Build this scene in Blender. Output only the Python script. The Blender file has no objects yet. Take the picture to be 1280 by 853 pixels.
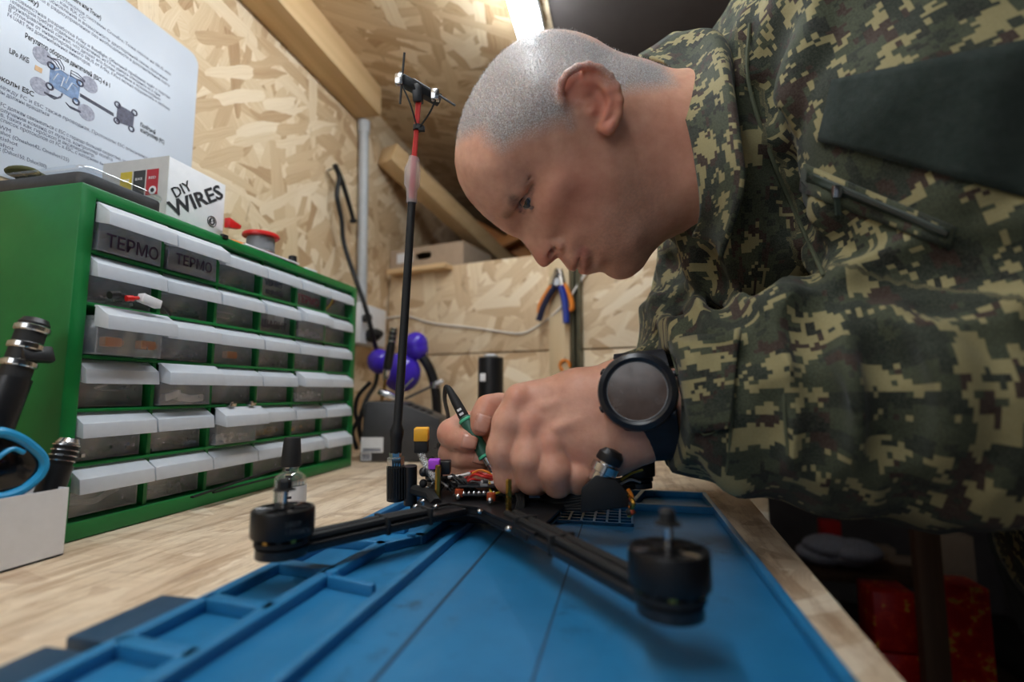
import bpy, bmesh, math, random
import numpy as np
from mathutils import Vector, Matrix
SC = bpy.context.scene
COL = SC.collection
R = random.Random(7)
# ------------------------------------------------------------ camera
# bench top is z = 0; x runs to the right, y runs along the left wall, metres
FPX = 620.0
YAW = math.atan2(140, 620.0); PIT = math.atan2(63.5, 620.0)
KU = .78                       # bench and room shrunk by this to fit the man's hands; shrink_room() does it
C0 = np.array([0, 0, .15*KU])
FW = np.array([-math.sin(YAW)*math.cos(PIT), math.cos(YAW)*math.cos(PIT), math.sin(PIT)])
RT = np.array([math.cos(YAW), math.sin(YAW), 0]); UP = np.cross(RT, FW)
cd = bpy.data.cameras.new('camera'); cam = bpy.data.objects.new('camera', cd); COL.objects.link(cam)
cd.sensor_width = 36; cd.lens = FPX/1280*36; cd.clip_start = .01; cd.clip_end = 50
cam.matrix_world = Matrix(((RT[0], UP[0], -FW[0], C0[0]), (RT[1], UP[1], -FW[1], C0[1]), (RT[2], UP[2], -FW[2], C0[2]), (0, 0, 0, 1)))
cd.dof.use_dof = True; cd.dof.focus_distance = .45; cd.dof.aperture_fstop = 3.2
SC.camera = cam
# ------------------------------------------------------------ world, lights, exposure
SC.view_settings.view_transform = 'Standard'; SC.view_settings.look = 'None'
SC.view_settings.gamma = 1; SC.view_settings.exposure = 0.42; SC.view_settings.use_curve_mapping = False
w = bpy.data.worlds.new('world'); SC.world = w; w.use_nodes = True
w.node_tree.nodes['Background'].inputs[0].default_value = (.75, .85, 1, 1)
w.node_tree.nodes['Background'].inputs[1].default_value = .12
def area(name, loc, target, sx, sy, power, color):
    l = bpy.data.lights.new(name, 'AREA'); l.shape = 'RECTANGLE'; l.size = sx; l.size_y = sy; l.energy = power; l.color = color
    o = bpy.data.objects.new(name, l); COL.objects.link(o); o.location = loc
    o.rotation_euler = (Vector(target)-Vector(loc)).to_track_quat('-Z', 'Y').to_euler(); return o
# the tube over the bench is modelled below and gives off its own light; this is an unseen fill added behind the camera to brighten the face
area('fill_light', (-.40, -.55, .62), (.0, .4, .2), .7, .5, 2.9, (.92, .96, 1.0))
# ------------------------------------------------------------ geometry helpers
C0 = np.array([0, 0, .15])
def shrink_room():  # shrinks everything built so far about the origin
    global C0
    for o in COL.objects:
        if o.parent is None and o.type in ('MESH', 'EMPTY'): o.location = o.location*KU; o.scale = o.scale*KU
    C0 = np.array([0, 0, .15*KU]); bpy.context.view_layer.update()
def ray(px, py): return FW + RT*(px-640)/FPX + UP*(426.5-py)/FPX
def P(px, py, d): return C0 + ray(px, py)*d
def on_plane(px, py, n, c):
    n = np.array(n, float); d = ray(px, py); return C0 + d*((c-n@C0)/(n@d))
def onz(px, py, z=0.): return on_plane(px, py, (0, 0, 1), z)
def onx(px, py, x): return on_plane(px, py, (1, 0, 0), x)
def ony(px, py, y): return on_plane(px, py, (0, 1, 0), y)
def S(*c):
    f = lambda v: v/12.92 if v <= .04045 else ((v+.055)/1.055)**2.4
    return tuple(f(x/255) for x in c[:3]) + (1,)
class MB:
    def __init__(s): s.v = []; s.f = []
    def add(s, vs, fs):
        o = len(s.v); s.v += [tuple(map(float, v)) for v in vs]; s.f += [tuple(i+o for i in f) for f in fs]; return s
    def box(s, x0, x1, y0, y1, z0, z1):
        return s.add([(x, y, z) for x in (x0, x1) for y in (y0, y1) for z in (z0, z1)],
                     [(0, 1, 3, 2), (4, 6, 7, 5), (0, 4, 5, 1), (2, 3, 7, 6), (0, 2, 6, 4), (1, 5, 7, 3)])
    def obox(s, c, ax, ay, az, hx, hy, hz):        # oriented box
        c, ax, ay, az = map(np.array, (c, ax, ay, az))
        vs = [c+ax*hx*i+ay*hy*j+az*hz*k for i in (-1, 1) for j in (-1, 1) for k in (-1, 1)]
        return s.add(vs, [(0, 1, 3, 2), (4, 6, 7, 5), (0, 4, 5, 1), (2, 3, 7, 6), (0, 2, 6, 4), (1, 5, 7, 3)])
    def bar(s, a, b, wd, ht, up=(0, 0, 1)):
        a, b, up = np.array(a, float), np.array(b, float), np.array(up, float)
        d = b-a; L = np.linalg.norm(d); d /= L; sd = np.cross(d, up); sd /= np.linalg.norm(sd); u2 = np.cross(sd, d)
        return s.obox((a+b)/2, d, sd, u2, L/2, wd/2, ht/2)
    def tube(s, pts, r, n=8, cap=True):
        p = np.array(pts, float); m = len(p); rr = np.full(m, r) if np.isscalar(r) else np.array(r, float)
        t = np.gradient(p, axis=0); t /= np.linalg.norm(t, axis=1)[:, None]+1e-12
        nrm = np.cross(t[0], (0.31, .2, .93)); nrm /= np.linalg.norm(nrm); vs = []
        for i in range(m):
            nrm = nrm - t[i]*(nrm@t[i]); nrm /= np.linalg.norm(nrm); b = np.cross(t[i], nrm)
            for k in range(n):
                a = 2*math.pi*k/n; vs.append(p[i]+rr[i]*(nrm*math.cos(a)+b*math.sin(a)))
        fs = [(i*n+k, i*n+(k+1) % n, (i+1)*n+(k+1) % n, (i+1)*n+k) for i in range(m-1) for k in range(n)]
        if cap: fs += [tuple(range(n))[::-1], tuple((m-1)*n+k for k in range(n))]
        return s.add(vs, fs)
    def lathe(s, prof, n=24, c=(0, 0, 0), ax=(0, 0, 1), rx=None):   # prof: (radius, height)
        ax = np.array(ax, float); ax /= np.linalg.norm(ax); t = np.array((1, 0, 0)) if abs(ax[0]) < .9 else np.array((0, 1, 0))
        e1 = np.cross(ax, t); e1 /= np.linalg.norm(e1); e2 = np.cross(ax, e1); c = np.array(c, float); vs = []
        for r, z in prof:
            for k in range(n):
                a = 2*math.pi*k/n; vs.append(c+ax*z+max(r, 1e-5)*(e1*math.cos(a)+e2*math.sin(a)))
        m = len(prof); fs = [(i*n+k, i*n+(k+1) % n, (i+1)*n+(k+1) % n, (i+1)*n+k) for i in range(m-1) for k in range(n)]
        fs += [tuple(range(n))[::-1], tuple((m-1)*n+k for k in range(n))]
        return s.add(vs, fs)
    def prism(s, poly, o, ex, ey, ez, h):          # polygon in the ex, ey plane pushed along ez
        o, ex, ey, ez = [np.array(a, float) for a in (o, ex, ey, ez)]; n = len(poly)
        vs = [o+ex*a+ey*b for a, b in poly]+[o+ex*a+ey*b+ez*h for a, b in poly]
        return s.add(vs, [tuple(range(n))[::-1], tuple(range(n, 2*n))]+[(i, (i+1) % n, n+(i+1) % n, n+i) for i in range(n)])
    def ball(s, c, r, n=14, m=9, sc=(1, 1, 1)):
        vs = [(c[0]+r*sc[0]*math.sin(math.pi*i/m)*math.cos(2*math.pi*k/n), c[1]+r*sc[1]*math.sin(math.pi*i/m)*math.sin(2*math.pi*k/n), c[2]+r*sc[2]*math.cos(math.pi*i/m)) for i in range(m+1) for k in range(n)]
        return s.add(vs, [(i*n+k, (i+1)*n+k, (i+1)*n+(k+1) % n, i*n+(k+1) % n) for i in range(m) for k in range(n)])
    def build(s, name, m, parent=None, smooth=True, bevel=0, ang=35, seg=2):
        me = bpy.data.meshes.new(name); me.from_pydata(s.v, [], s.f)
        bm = bmesh.new(); bm.from_mesh(me); bmesh.ops.remove_doubles(bm, verts=bm.verts, dist=1e-6); bmesh.ops.recalc_face_normals(bm, faces=bm.faces)
        if bevel:
            eds = [e for e in bm.edges if len(e.link_faces) == 2 and e.calc_face_angle(0) > math.radians(30)]
            bmesh.ops.bevel(bm, geom=eds, offset=bevel, segments=seg, profile=.5, affect='EDGES', clamp_overlap=True)
        bm.to_mesh(me); bm.free()
        if smooth:
            me.polygons.foreach_set('use_smooth', [True]*len(me.polygons)); me.set_sharp_from_angle(angle=math.radians(ang))
        return link(me, name, m, parent)
def link(me, name, m, parent=None):
    o = bpy.data.objects.new(name, me); COL.objects.link(o)
    if m: me.materials.append(m)
    if parent: o.parent = parent
    return o
def tag(o, label=None, cat=None, group=None, kind=None):
    if label: o['label'] = label
    if cat: o['category'] = cat
    if group: o['group'] = group
    if kind: o['kind'] = kind
    return o
def empty(name, loc, label, cat, group=None):
    o = bpy.data.objects.new(name, None); COL.objects.link(o); o.location = [float(a) for a in loc]; o.empty_display_size = .02
    return tag(o, label, cat, group)
def under(o, root):                                # parent but keep the world place
    bpy.context.view_layer.update()
    o.parent = root; o.matrix_parent_inverse = Matrix.Translation(root.location).inverted() if root.rotation_euler == Vector((0, 0, 0)) else root.matrix_world.inverted(); return o
def spline(pts, n=8):                               # Catmull-Rom through the points
    p = np.array(pts, float); p = np.vstack([2*p[0]-p[1], p, 2*p[-1]-p[-2]]); out = []
    for i in range(1, len(p)-2):
        for k in range(n):
            t = k/n; out.append(.5*((2*p[i])+(-p[i-1]+p[i+1])*t+(2*p[i-1]-5*p[i]+4*p[i+1]-p[i+2])*t*t+(-p[i-1]+3*p[i]-3*p[i+1]+p[i+2])*t**3))
    out.append(p[-2]); return np.array(out)
def text(body, name, m, o, ex, ey, width=None, size=.01, parent=None, bold=0, th=.00015, align='LEFT'):
    cu = bpy.data.curves.new(name, 'FONT'); cu.body = body; cu.size = size; cu.extrude = th; cu.offset = bold; cu.align_x = align; cu.resolution_u = 2
    t = bpy.data.objects.new(name, cu); COL.objects.link(t); bpy.context.view_layer.update()
    me = bpy.data.meshes.new_from_object(t.evaluated_get(bpy.context.evaluated_depsgraph_get())); bpy.data.objects.remove(t)
    ex, ey = np.array(ex, float), np.array(ey, float); ez = np.cross(ex, ey); o = np.array(o, float)
    n = len(me.vertices); co = np.empty(n*3); me.vertices.foreach_get('co', co); co = co.reshape(-1, 3)
    if width: co[:, 0] *= width/max(1e-6, co[:, 0].max()-min(0, co[:, 0].min()))
    co = o+co[:, :1]*ex+co[:, 1:2]*ey+co[:, 2:]*ez
    me.vertices.foreach_set('co', co.ravel()); me.name = name; me.materials.clear()
    ob = link(me, name, m)
    if parent: under(ob, parent)
    return ob
# ------------------------------------------------------------ materials
class NT:
    def __init__(s, name):
        s.m = bpy.data.materials.new(name); s.m.use_nodes = True; s.t = s.m.node_tree; s.b = s.t.nodes['Principled BSDF']; s.out = s.t.nodes['Material Output']
    def n(s, typ, ins=None, **kw):
        nd = s.t.nodes.new('ShaderNode'+typ)
        for k, v in kw.items(): setattr(nd, k, v)
        for k, v in (ins or {}).items(): s.set(nd.inputs[k], v)
        return nd
    def set(s, sock, v):
        if isinstance(v, bpy.types.NodeSocket): s.t.links.new(v, sock)
        elif isinstance(v, bpy.types.Node): s.t.links.new(v.outputs[0], sock)
        else: sock.default_value = v
    def p(s, **kw):
        for k, v in kw.items(): s.set(s.b.inputs[k.replace('_', ' ')], v)
        return s
    def math(s, op, a, b=0., c=0.):
        return s.n('Math', {0: a, 1: b, 2: c}, operation=op).outputs[0]
    def mix(s, f, a, b, blend='MIX'):
        return s.n('Mix', {0: f, 6: a, 7: b}, data_type='RGBA', blend_type=blend).outputs[2]
    def ramp(s, f, stops, interp='LINEAR'):
        r = s.n('ValToRGB', {0: f}); r.color_ramp.interpolation = interp; e = r.color_ramp.elements
        while len(e) < len(stops): e.new(.5)
        for i, (p, c) in enumerate(stops): e[i].position = p; e[i].color = c if len(c) == 4 else (*c, 1)
        return r.outputs[0]
    def obj(s): return s.n('TexCoord').outputs['Object']
    def noise(s, vec, scale, detail=4, rough=.5, out=0): return s.n('TexNoise', {'Vector': vec, 'Scale': scale, 'Detail': detail, 'Roughness': rough}).outputs[out]
    def bump(s, h, st=.3, d=.002): return s.n('Bump', {'Height': h, 'Strength': st, 'Distance': d}).outputs[0]
def plain(name, col, rough=.5, metal=0., var=.12, scale=60, bump=.0, **kw):
    t = NT(name); c = t.obj(); nz = t.noise(c, scale, 5, .6)
    a = tuple(x*(1-var) for x in col[:3])+(1,); b = tuple(min(1, x*(1+var)) for x in col[:3])+(1,)
    t.p(Base_Color=t.ramp(nz, [(.3, a), (.7, b)]), Roughness=t.ramp(t.noise(c, scale*.6, 3), [(.3, (max(0, rough-.08),)*3), (.7, (min(1, rough+.08),)*3)]), Metallic=metal)
    if bump: t.p(Normal=t.bump(t.noise(c, scale*4, 4), bump, .001))
    t.p(**kw); return t.m
M = {}
M['black'] = plain('black_plastic', S(22, 22, 24), .38, bump=.1)
M['matt_black'] = plain('matt_black_rubber', S(18, 18, 19), .65, bump=.1)
M['dark_grey'] = plain('dark_grey_plastic', S(58, 58, 60), .45, bump=.15)
M['grey'] = plain('grey_plastic', S(120, 122, 125), .45)
M['white'] = plain('white_card', S(222, 222, 224), .6, var=.04)
M['chrome'] = plain('bright_steel', S(205, 205, 205), .2, 1., var=.05)
M['brass'] = plain('brass', S(190, 150, 70), .28, 1.)
M['green'] = plain('green_plastic', S(10, 112, 50), .38, var=.10, scale=25, bump=.12)
M['ink'] = plain('black_ink', S(30, 30, 36), .6)
M['ink_soft'] = plain('grey_ink', S(88, 92, 110), .6)
M['red'] = plain('red_plastic', S(208, 32, 30), .35)
M['orange'] = plain('orange_plastic', S(225, 130, 40), .45)
M['yellow'] = plain('yellow_plastic', S(245, 175, 40), .4)
M['copper_red'] = plain('red_wire', S(190, 45, 40), .4)
M['wire_yellow'] = plain('yellow_wire', S(205, 175, 60), .4)
M['wire_white'] = plain('white_wire', S(205, 200, 195), .4)
M['cable_white'] = plain('white_cable', S(214, 208, 200), .45)
# ============================================================ setting
def osb(name, plane='xy', tint=(1, 1, 1), sc=1., rough=.62, dark=1., worn=0.):
    t = NT(name); sep = t.n('SeparateXYZ', {0: t.obj()}); ix = {'x': 0, 'y': 1, 'z': 2}
    v = t.n('CombineXYZ', {0: sep.outputs[ix[plane[0]]], 1: sep.outputs[ix[plane[1]]], 2: 0.}).outputs[0]
    wob = t.noise(v, 9*sc, 3, .6, 1)
    vw = t.n('VectorMath', {0: v, 1: t.n('VectorMath', {0: wob, 'Scale': .018}, operation='SCALE').outputs[0]}, operation='ADD').outputs[0]
    tn = lambda r, g, b: tuple(a*b2 for a, b2 in zip(S(r, g, b), tint))+(1,)
    stops = [(0, tn(150, 116, 84)), (.16, tn(186, 156, 122)), (.36, tn(208, 183, 150)), (.6, tn(224, 204, 173)), (.85, tn(239, 225, 202)), (1, tn(245, 233, 212))]
    col = tn(208, 178, 138); hgt = None
    rots = [(.2, 34, 7, .0), (1.25, 30, 6, .50), (-.55, 36, 7, .52), (.75, 28, 6, .55), (-1.15, 34, 6.5, .58), (.35, 44, 8, .60), (1.57, 36, 6, .64), (-.15, 30, 5, .68), (.95, 48, 8, .70)]
    for i, (a, sx, sy, th) in enumerate(rots):
        q = t.n('Mapping', {0: vw, 2: (0, 0, a)}).outputs[0]; q = t.n('Mapping', {0: q, 1: (i*3.7, i*1.9, 0), 3: (sx*sc, sy*sc, 1)}).outputs[0]
        vo = t.n('TexVoronoi', {'Vector': q, 'Scale': 1.}, voronoi_dimensions='2D', feature='F1', distance='MINKOWSKI'); vo.inputs['Exponent'].default_value = 4
        s2 = t.n('SeparateColor', {0: vo.outputs['Color']})
        g = t.noise(t.n('Mapping', {0: q, 3: (5, .3, 1)}).outputs[0], 2.4, 5, .7)
        f = t.math('ADD', t.math('MULTIPLY', s2.outputs[0], .66), t.math('MULTIPLY_ADD', g, .8, -.24))
        lay = t.ramp(f, stops)
        msk = t.math('GREATER_THAN', s2.outputs[1], th) if th else 1.
        if th: msk = t.math('MULTIPLY', msk, t.math('LESS_THAN', vo.outputs['Distance'], .62))
        col = t.mix(msk, col, lay)
        h = t.math('MULTIPLY_ADD', s2.outputs[2], .8, t.math('MULTIPLY', g, .3))
        hgt = h if hgt is None else t.n('Mix', {0: msk, 2: hgt, 3: h}).outputs[0]
    sp = t.n('Mapping', {0: vw, 2: (0, 0, .9), 3: (1, .3, 1)}).outputs[0]
    chip = t.ramp(t.noise(sp, 26*sc, 4, .65), [(.66, (1,)*3), (.74, S(150, 108, 70))])
    col = t.mix(.55*dark, col, chip, 'MULTIPLY')
    if worn: 
        st = t.ramp(t.noise(v, 7, 6, .7), [(.45, (1,)*3), (.75, S(196, 186, 176))]); col = t.mix(worn, col, st, 'MULTIPLY')
        col = t.mix(worn*.5, col, S(222, 206, 186))
        gr = t.ramp(t.noise(t.n('Mapping', {0: v, 3: (1, .12, 1)}).outputs[0], 60, 6, .75), [(.40, S(176, 150, 124)), (.52, (1,)*3)]); col = t.mix(.5, col, gr, 'MULTIPLY')
        dk = t.ramp(t.noise(t.n('Mapping', {0: v, 2: (0, 0, .5), 3: (1, .5, 1)}).outputs[0], 45, 5, .7), [(.68, (1,)*3), (.74, S(104, 78, 58))]); col = t.mix(.7, col, dk, 'MULTIPLY')
    t.p(Base_Color=col, Roughness=rough, Normal=t.bump(hgt, .35, .0015)); t.b.inputs['Specular IOR Level'].default_value = .3
    return t.m
def timber(name, axis='y', c1=(196, 160, 112), c2=(222, 190, 146), rough=.6):
    t = NT(name); c = t.obj(); sc = {'x': (1.2, 30, 30), 'y': (30, 1.2, 30), 'z': (30, 30, 1.2)}[axis]
    q = t.n('Mapping', {0: c, 3: sc}).outputs[0]; n1 = t.noise(q, 1.6, 6, .6)
    wv = t.noise(t.n('Mapping', {0: c, 3: tuple(a*.35 for a in sc)}).outputs[0], 1.3, 2)
    col = t.ramp(t.math('MULTIPLY_ADD', n1, .6, t.math('MULTIPLY', wv, .4)), [(.3, S(*c1)), (.7, S(*c2))])
    kn = t.ramp(t.n('TexVoronoi', {'Vector': t.n('Mapping', {0: c, 3: tuple(2+a*.12 for a in sc)}).outputs[0], 'Scale': 1.2}).outputs[0], [(.05, S(120, 80, 50)), (.14, (1,)*3)])
    t.p(Base_Color=t.mix(.5, col, kn, 'MULTIPLY'), Roughness=rough, Normal=t.bump(n1, .25, .001)); return t.m
M['osb_wall'] = osb('osb_wall', 'yz', (.92, .875, .81)); M['osb_back'] = osb('osb_back', 'xz', (1.05, 1.04, 1.02), sc=.85); M['osb_ceiling'] = osb('osb_ceiling', 'xy', (1, .95, .88))
M['osb_bench'] = osb('osb_bench', 'xy', (1.04, 1.0, .96), sc=1.1, worn=.8, rough=.55)
M['timber'] = timber('pale_timber', 'y'); M['timber_z'] = timber('pale_timber_upright', 'z', (186, 160, 122), (214, 192, 156)); M['timber_x'] = timber('pale_timber_cross', 'x')
M['timber_orange_lit'] = timber('orange_lit_timber', 'x', (172, 104, 48), (205, 138, 72)); M['timber_dark'] = timber('brown_timber', 'z', (70, 48, 34), (104, 74, 52))  # warm light on the far boards is put into their orange colour
M['floor'] = plain('dark_floor', S(52, 46, 42), .7, scale=8, bump=.2)
M['dark_wall'] = plain('dark_lining', S(92, 84, 82), .75, scale=5, var=.2)
WX = -.72
def struct(o, label=None):
    tag(o, label, kind='structure'); return o
struct(MB().box(WX-.02, WX, -1.6, 3.2, -1.0, 1.0).build('wall_left', M['osb_wall']))
struct(MB().box(-.74, 1.9, -1.6, 3.2, -1.02, -1.0).build('floor', M['floor']))
# ceiling: bare board over the bench, dark lining over the aisle
ceil = struct(MB().box(WX, -.145, -1.6, 3.2, 1.0, 1.02).build('ceiling', M['osb_ceiling']))
under(struct(MB().box(-.145, 1.9, -1.6, 3.2, 1.005, 1.025).build('lining', M['dark_wall'])), ceil)
for y in (.0, .62, 1.25, 1.9): under(MB().box(-.10, 1.9, y, y+.03, .985, 1.005).build('batten', M['dark_wall'], bevel=.002), ceil)
struct(MB().box(1.9, 1.92, -1.6, 3.2, -1.0, 1.02).build('wall_right', M['dark_wall']))
struct(MB().box(WX, 1.9, 3.2, 3.22, -1.0, 1.02).build('wall_far', M['dark_wall']))
struct(MB().box(WX, .25, 2.9, 2.93, .40, 1.0).build('trim_7', M['timber_orange_lit']))
# top plates along the wall head: two lengths of timber with a gap
struct(MB().box(WX, WX+.075, -1.6, 1.20, .915, 1.0).build('trim_1', M['timber'], bevel=.003))
a, b = onx(476, 191, WX+.012), None
bm_ = MB(); p0 = P(484, 192, 1.50); p1 = P(655, 352, 2.1); bm_.bar(p0, p1, .062, .062); struct(bm_.build('trim_2', M['timber'], bevel=.003))
bm_ = MB(); bm_.bar(P(560, 268, 2.15), P(700, 345, 2.1), .10, .05); struct(bm_.build('trim_3', M['timber_orange_lit'], bevel=.003))
bm_ = MB(); bm_.bar(P(600, 320, 2.05), P(650, 295, 2.0), .05, .04); struct(bm_.build('trim_4', M['timber_orange_lit'], bevel=.003))
# low back partition, turned some degrees to the bench
KB = -.212; Yb = lambda x: 1.42+KB*(x+.72)
bn = np.array([KB, -1., 0]); bn /= np.linalg.norm(bn); bd = np.array([1, KB, 0.]); bd /= np.linalg.norm(bd)
def back(px, py, off=0.):       # a point on the partition's face, off metres in front of it
    p = np.array([-.72, 1.42, 0]); return on_plane(px, py, bn, bn@p+off)
zseam = back(620, 441)[2]; ztop = back(575, 331)[2]
xa = back(487, 340)[0]
def panel(x0, x1, z0, z1, off, th, mname, name, par=None, bev=.002):
    a = np.array([x0, Yb(x0), 0]); L = (x1-x0)/bd[0]
    m = MB().obox(a+bd*L/2+bn*(off-th/2)+np.array([0, 0, (z0+z1)/2]), bd, bn, (0, 0, 1), L/2, th/2, (z1-z0)/2)
    o = m.build(name, M[mname], bevel=bev)
    if par: under(o, par)
    return o
wb = struct(panel(xa, .30, -1.0, zseam-.001, 0, .02, 'osb_back', 'wall_back'))
panel(xa+.004, .246, zseam+.002, ztop, .004, .02, 'osb_back', 'panel', wb); panel(.250, .30, zseam+.004, ztop-.01, .002, .02, 'osb_back', 'panel', wb)
# upright batten and the dark metal rail next to it
q0, q1 = back(690, 440, .02), back(716, 440, .02)
struct(panel(q0[0], q1[0], -.0, ztop-.005, .03, .022, 'timber_z', 'trim_5'))
q0, q1 = back(718, 440, .02), back(729, 440, .02)
M['rail'] = plain('dull_metal_rail', S(92, 88, 70), .35, .7)
rl = MB(); zz = (0, ztop-.005)
for x0, x1, o_ in ((q0[0], q0[0]+.006, .028), (q0[0]+.006, q1[0]-.006, .012), (q1[0]-.006, q1[0], .028)):
    a = np.array([x0, Yb(x0), 0]); L = (x1-x0)/bd[0]; rl.obox(a+bd*L/2+bn*(o_/2+.0)+np.array([0, 0, sum(zz)/2]), bd, bn, (0, 0, 1), L/2, o_/2, (zz[1]-zz[0])/2)
struct(rl.build('trim_6', M['rail']))
# bench
bench = empty('workbench', (-.27, .5, -.02), 'long workbench with a worn chipboard top along the wall', 'workbench')
bt = MB().prism([(-.718, -.5), (.128, -.5), (.139, .31), (.168, .757), (.173, .95), (.173, 1.20), (-.718, 1.385)], (0, 0, -.022), (1, 0, 0), (0, 1, 0), (0, 0, 1), .022).build('tabletop', M['osb_bench'], bevel=.0015)
under(bt, bench)
for x, y in ((.09, .02), (.10, 1.05), (-.68, .0), (-.68, 1.2)):
    under(MB().box(x-.03, x+.03, y-.04, y+.04, -1.0, -.022).build('leg', M['timber_z'], bevel=.003), bench)
under(MB().box(.06, .10, -.4, 1.1, -.10, -.022).build('rail', M['timber'], bevel=.003), bench)
# ceiling lamp
M['lamp'] = NT('lit_tube').p(Emission_Color=(.87, .945, 1, 1), Emission_Strength=25.).m
lamp = empty('ceiling_lamp', (-.19, .45, 1.0), 'lit white tube lamp on the ceiling above the bench', 'lamp')
under(MB().box(-.2195, -.1605, -.15, 1.06, .966, .9995).build('lamp_body', M['white'], bevel=.004), lamp)
pr = [(.029*math.cos(a), .024*math.sin(a)) for a in np.linspace(0, 2*math.pi, 28, False)]
under(MB().prism(pr, (-.19, -.14, .957), (1, 0, 0), (0, 0, 1), (0, 1, 0), 1.19).build('diffuser', M['lamp']), lamp)
# ============================================================ drawer cabinet
CX, CY0, CY1, CH, CD = -.543, .384, .929, .367, .165
cab = empty('drawer_cabinet', (CX-CD/2, (CY0+CY1)/2, 0), 'green plastic cabinet with six rows of translucent drawers against the wall', 'cabinet')
t = .013; f = MB()

oy = ((CY0, 0.0005), (CY1, 0.0005), (CY1, CH), (CY0, CH)); iy = ((CY0+.016, .019), (CY1-.016, .019), (CY1-.016, CH-.013), (CY0+.016, CH-.013))
f.add([(CX, *q) for q in oy]+[(CX, *q) for q in iy]+[(CX-CD, *q) for q in oy]+[(CX-CD+.003, *q) for q in iy],
      [(i, (i+1) % 4, 4+(i+1) % 4, 4+i) for i in range(4)]+[(i, (i+1) % 4, 8+(i+1) % 4, 8+i) for i in range(4)]+[(4+i, 4+(i+1) % 4, 12+(i+1) % 4, 12+i) for i in range(4)]+[(8, 9, 10, 11), (12, 13, 14, 15)])
ifr = f.build('frame', M['green'], bevel=.0022); under(ifr, cab)
iy0, iy1, iz0, iz1 = CY0+.016, CY1-.016, .019, CH-.013
py, pz = (iy1-iy0)/6, (iz1-iz0)/6
f = MB()
for k in range(1, 6):
    f.box(CX-CD+.003, CX-.006, iy0+py*k-.0025, iy0+py*k+.0025, iz0, iz1); f.box(CX-CD+.003, CX-.004, iy0, iy1, iz0+pz*k-.0018, iz0+pz*k+.0018)
under(f.build('divider_grid', M['green'], bevel=.0006), cab)
t = NT('clear_drawer_plastic'); nz = t.noise(t.obj(), 40, 5, .7)
tr = t.n('BsdfTransparent', {0: (.95, .955, .97, 1)}); di = t.n('BsdfDiffuse', {0: S(214, 218, 224)}); gl = t.n('BsdfGlossy', {0: (1, 1, 1, 1), 1: .22})
m1 = t.n('MixShader', {0: t.ramp(nz, [(.35, (.16,)*3), (.72, (.36,)*3)]), 1: tr, 2: di}); m2 = t.n('MixShader', {0: .055, 1: m1, 2: gl}); t.set(t.out.inputs[0], m2); M['pane'] = t.m
t = NT('frosted_drawer_plastic'); nz = t.noise(t.obj(), 60, 4, .6)
di = t.n('BsdfDiffuse', {0: S(232, 236, 242)}); tl = t.n('BsdfTranslucent', {0: S(232, 236, 242)}); tr = t.n('BsdfTransparent', {0: (.9, .92, .95, 1)}); gl = t.n('BsdfGlossy', {0: (1, 1, 1, 1), 1: .25})
a = t.n('MixShader', {0: .35, 1: di, 2: tl}); b = t.n('MixShader', {0: t.ramp(nz, [(.3, (.06,)*3), (.7, (.14,)*3)]), 1: a, 2: tr}); c = t.n('MixShader', {0: .07, 1: b, 2: gl}); t.set(t.out.inputs[0], c); M['frost'] = t.m
M['marker'] = plain('marker_ink', S(60, 40, 66), .5); M['marker_red'] = plain('red_marker_ink', S(140, 36, 62), .5)
DW, DH = py-.0115, pz-.0050
def drawer_parts():
    # local: x out of the cabinet, y along it, z up; origin at the lower middle of the front pane
    b = MB(); th = .0016; h = DH; wd = DW/2
    b.box(-.14, -.14+th, -wd, wd, 0, h*.8).box(-.14, 0, -wd, -wd+th, 0, h*.8).box(-.14, 0, wd-th, wd, 0, h*.8).box(-.14, 0, -wd, wd, 0, th)
    b.box(-th, 0, -wd, wd, 0, h)
    g = MB(); w2 = py/2-.0016; o = .018; zt = h; z1 = h-.0110; z2 = h-.0260
    pr = [(-.0015, zt), (.002, zt), (o, z1), (o+.002, z2), (o+.0004, z2), (o-.0015, z1-.0012), (.0005, zt-.002), (-.0015, zt-.002)]
    g.prism(pr, (0, -w2, 0), (1, 0, 0), (0, 0, 1), (0, 1, 0), 2*w2)
    for s in (-w2, w2-.0012): g.prism([(0, zt-.001), (o, z1-.001), (o+.001, z2), (0, z2+.004)], (0, s, 0), (1, 0, 0), (0, 0, 1), (0, 1, 0), .0012)
    return b, g
pb, pg = drawer_parts()
tb = pb.build('drawer', M['pane'], bevel=.0004); tg = pg.build('drawer_handle', M['frost'], bevel=.0006)
pull = {(0, 1): .010, (0, 0): .012, (2, 0): .022, (3, 1): .012, (4, 2): .016, (3, 4): .012, (1, 4): .010, (3, 5): .004, (5, 5): .006, (1, 0): .002, (2, 1): .004, (5, 0): .003}
DR = {}
for r in range(6):
    for c in range(6):
        d = tb if (r, c) == (0, 0) else tb.copy(); g = tg if (r, c) == (0, 0) else tg.copy()
        if d is not tb: COL.objects.link(d); COL.objects.link(g)
        x = CX-.014+pull.get((r, c), R.uniform(-.001, .002)); d.location = (x, iy0+py*(c+.5), iz1-pz*(r+1)+.0030); d.rotation_euler = (0, R.uniform(-.008, .008), R.uniform(-.006, .006))
        under(d, cab); g.parent = d; DR[r, c] = d
def on_drawer(r, c, body, mat, sz, dy, z, w):
    d = DR[r, c]; text(body, 'marker_writing', M[mat], (d.location.x+.0006, d.location.y-DW/2+dy, d.location.z+z), (0, 1, 0), (0, 0, 1), w, sz, d, bold=.0002)
on_drawer(0, 0, 'ТЕРМО', 'marker', .020, .008, .006, .062); on_drawer(0, 1, 'ТЕРМО', 'marker', .018, .010, .010, .056)
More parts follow.
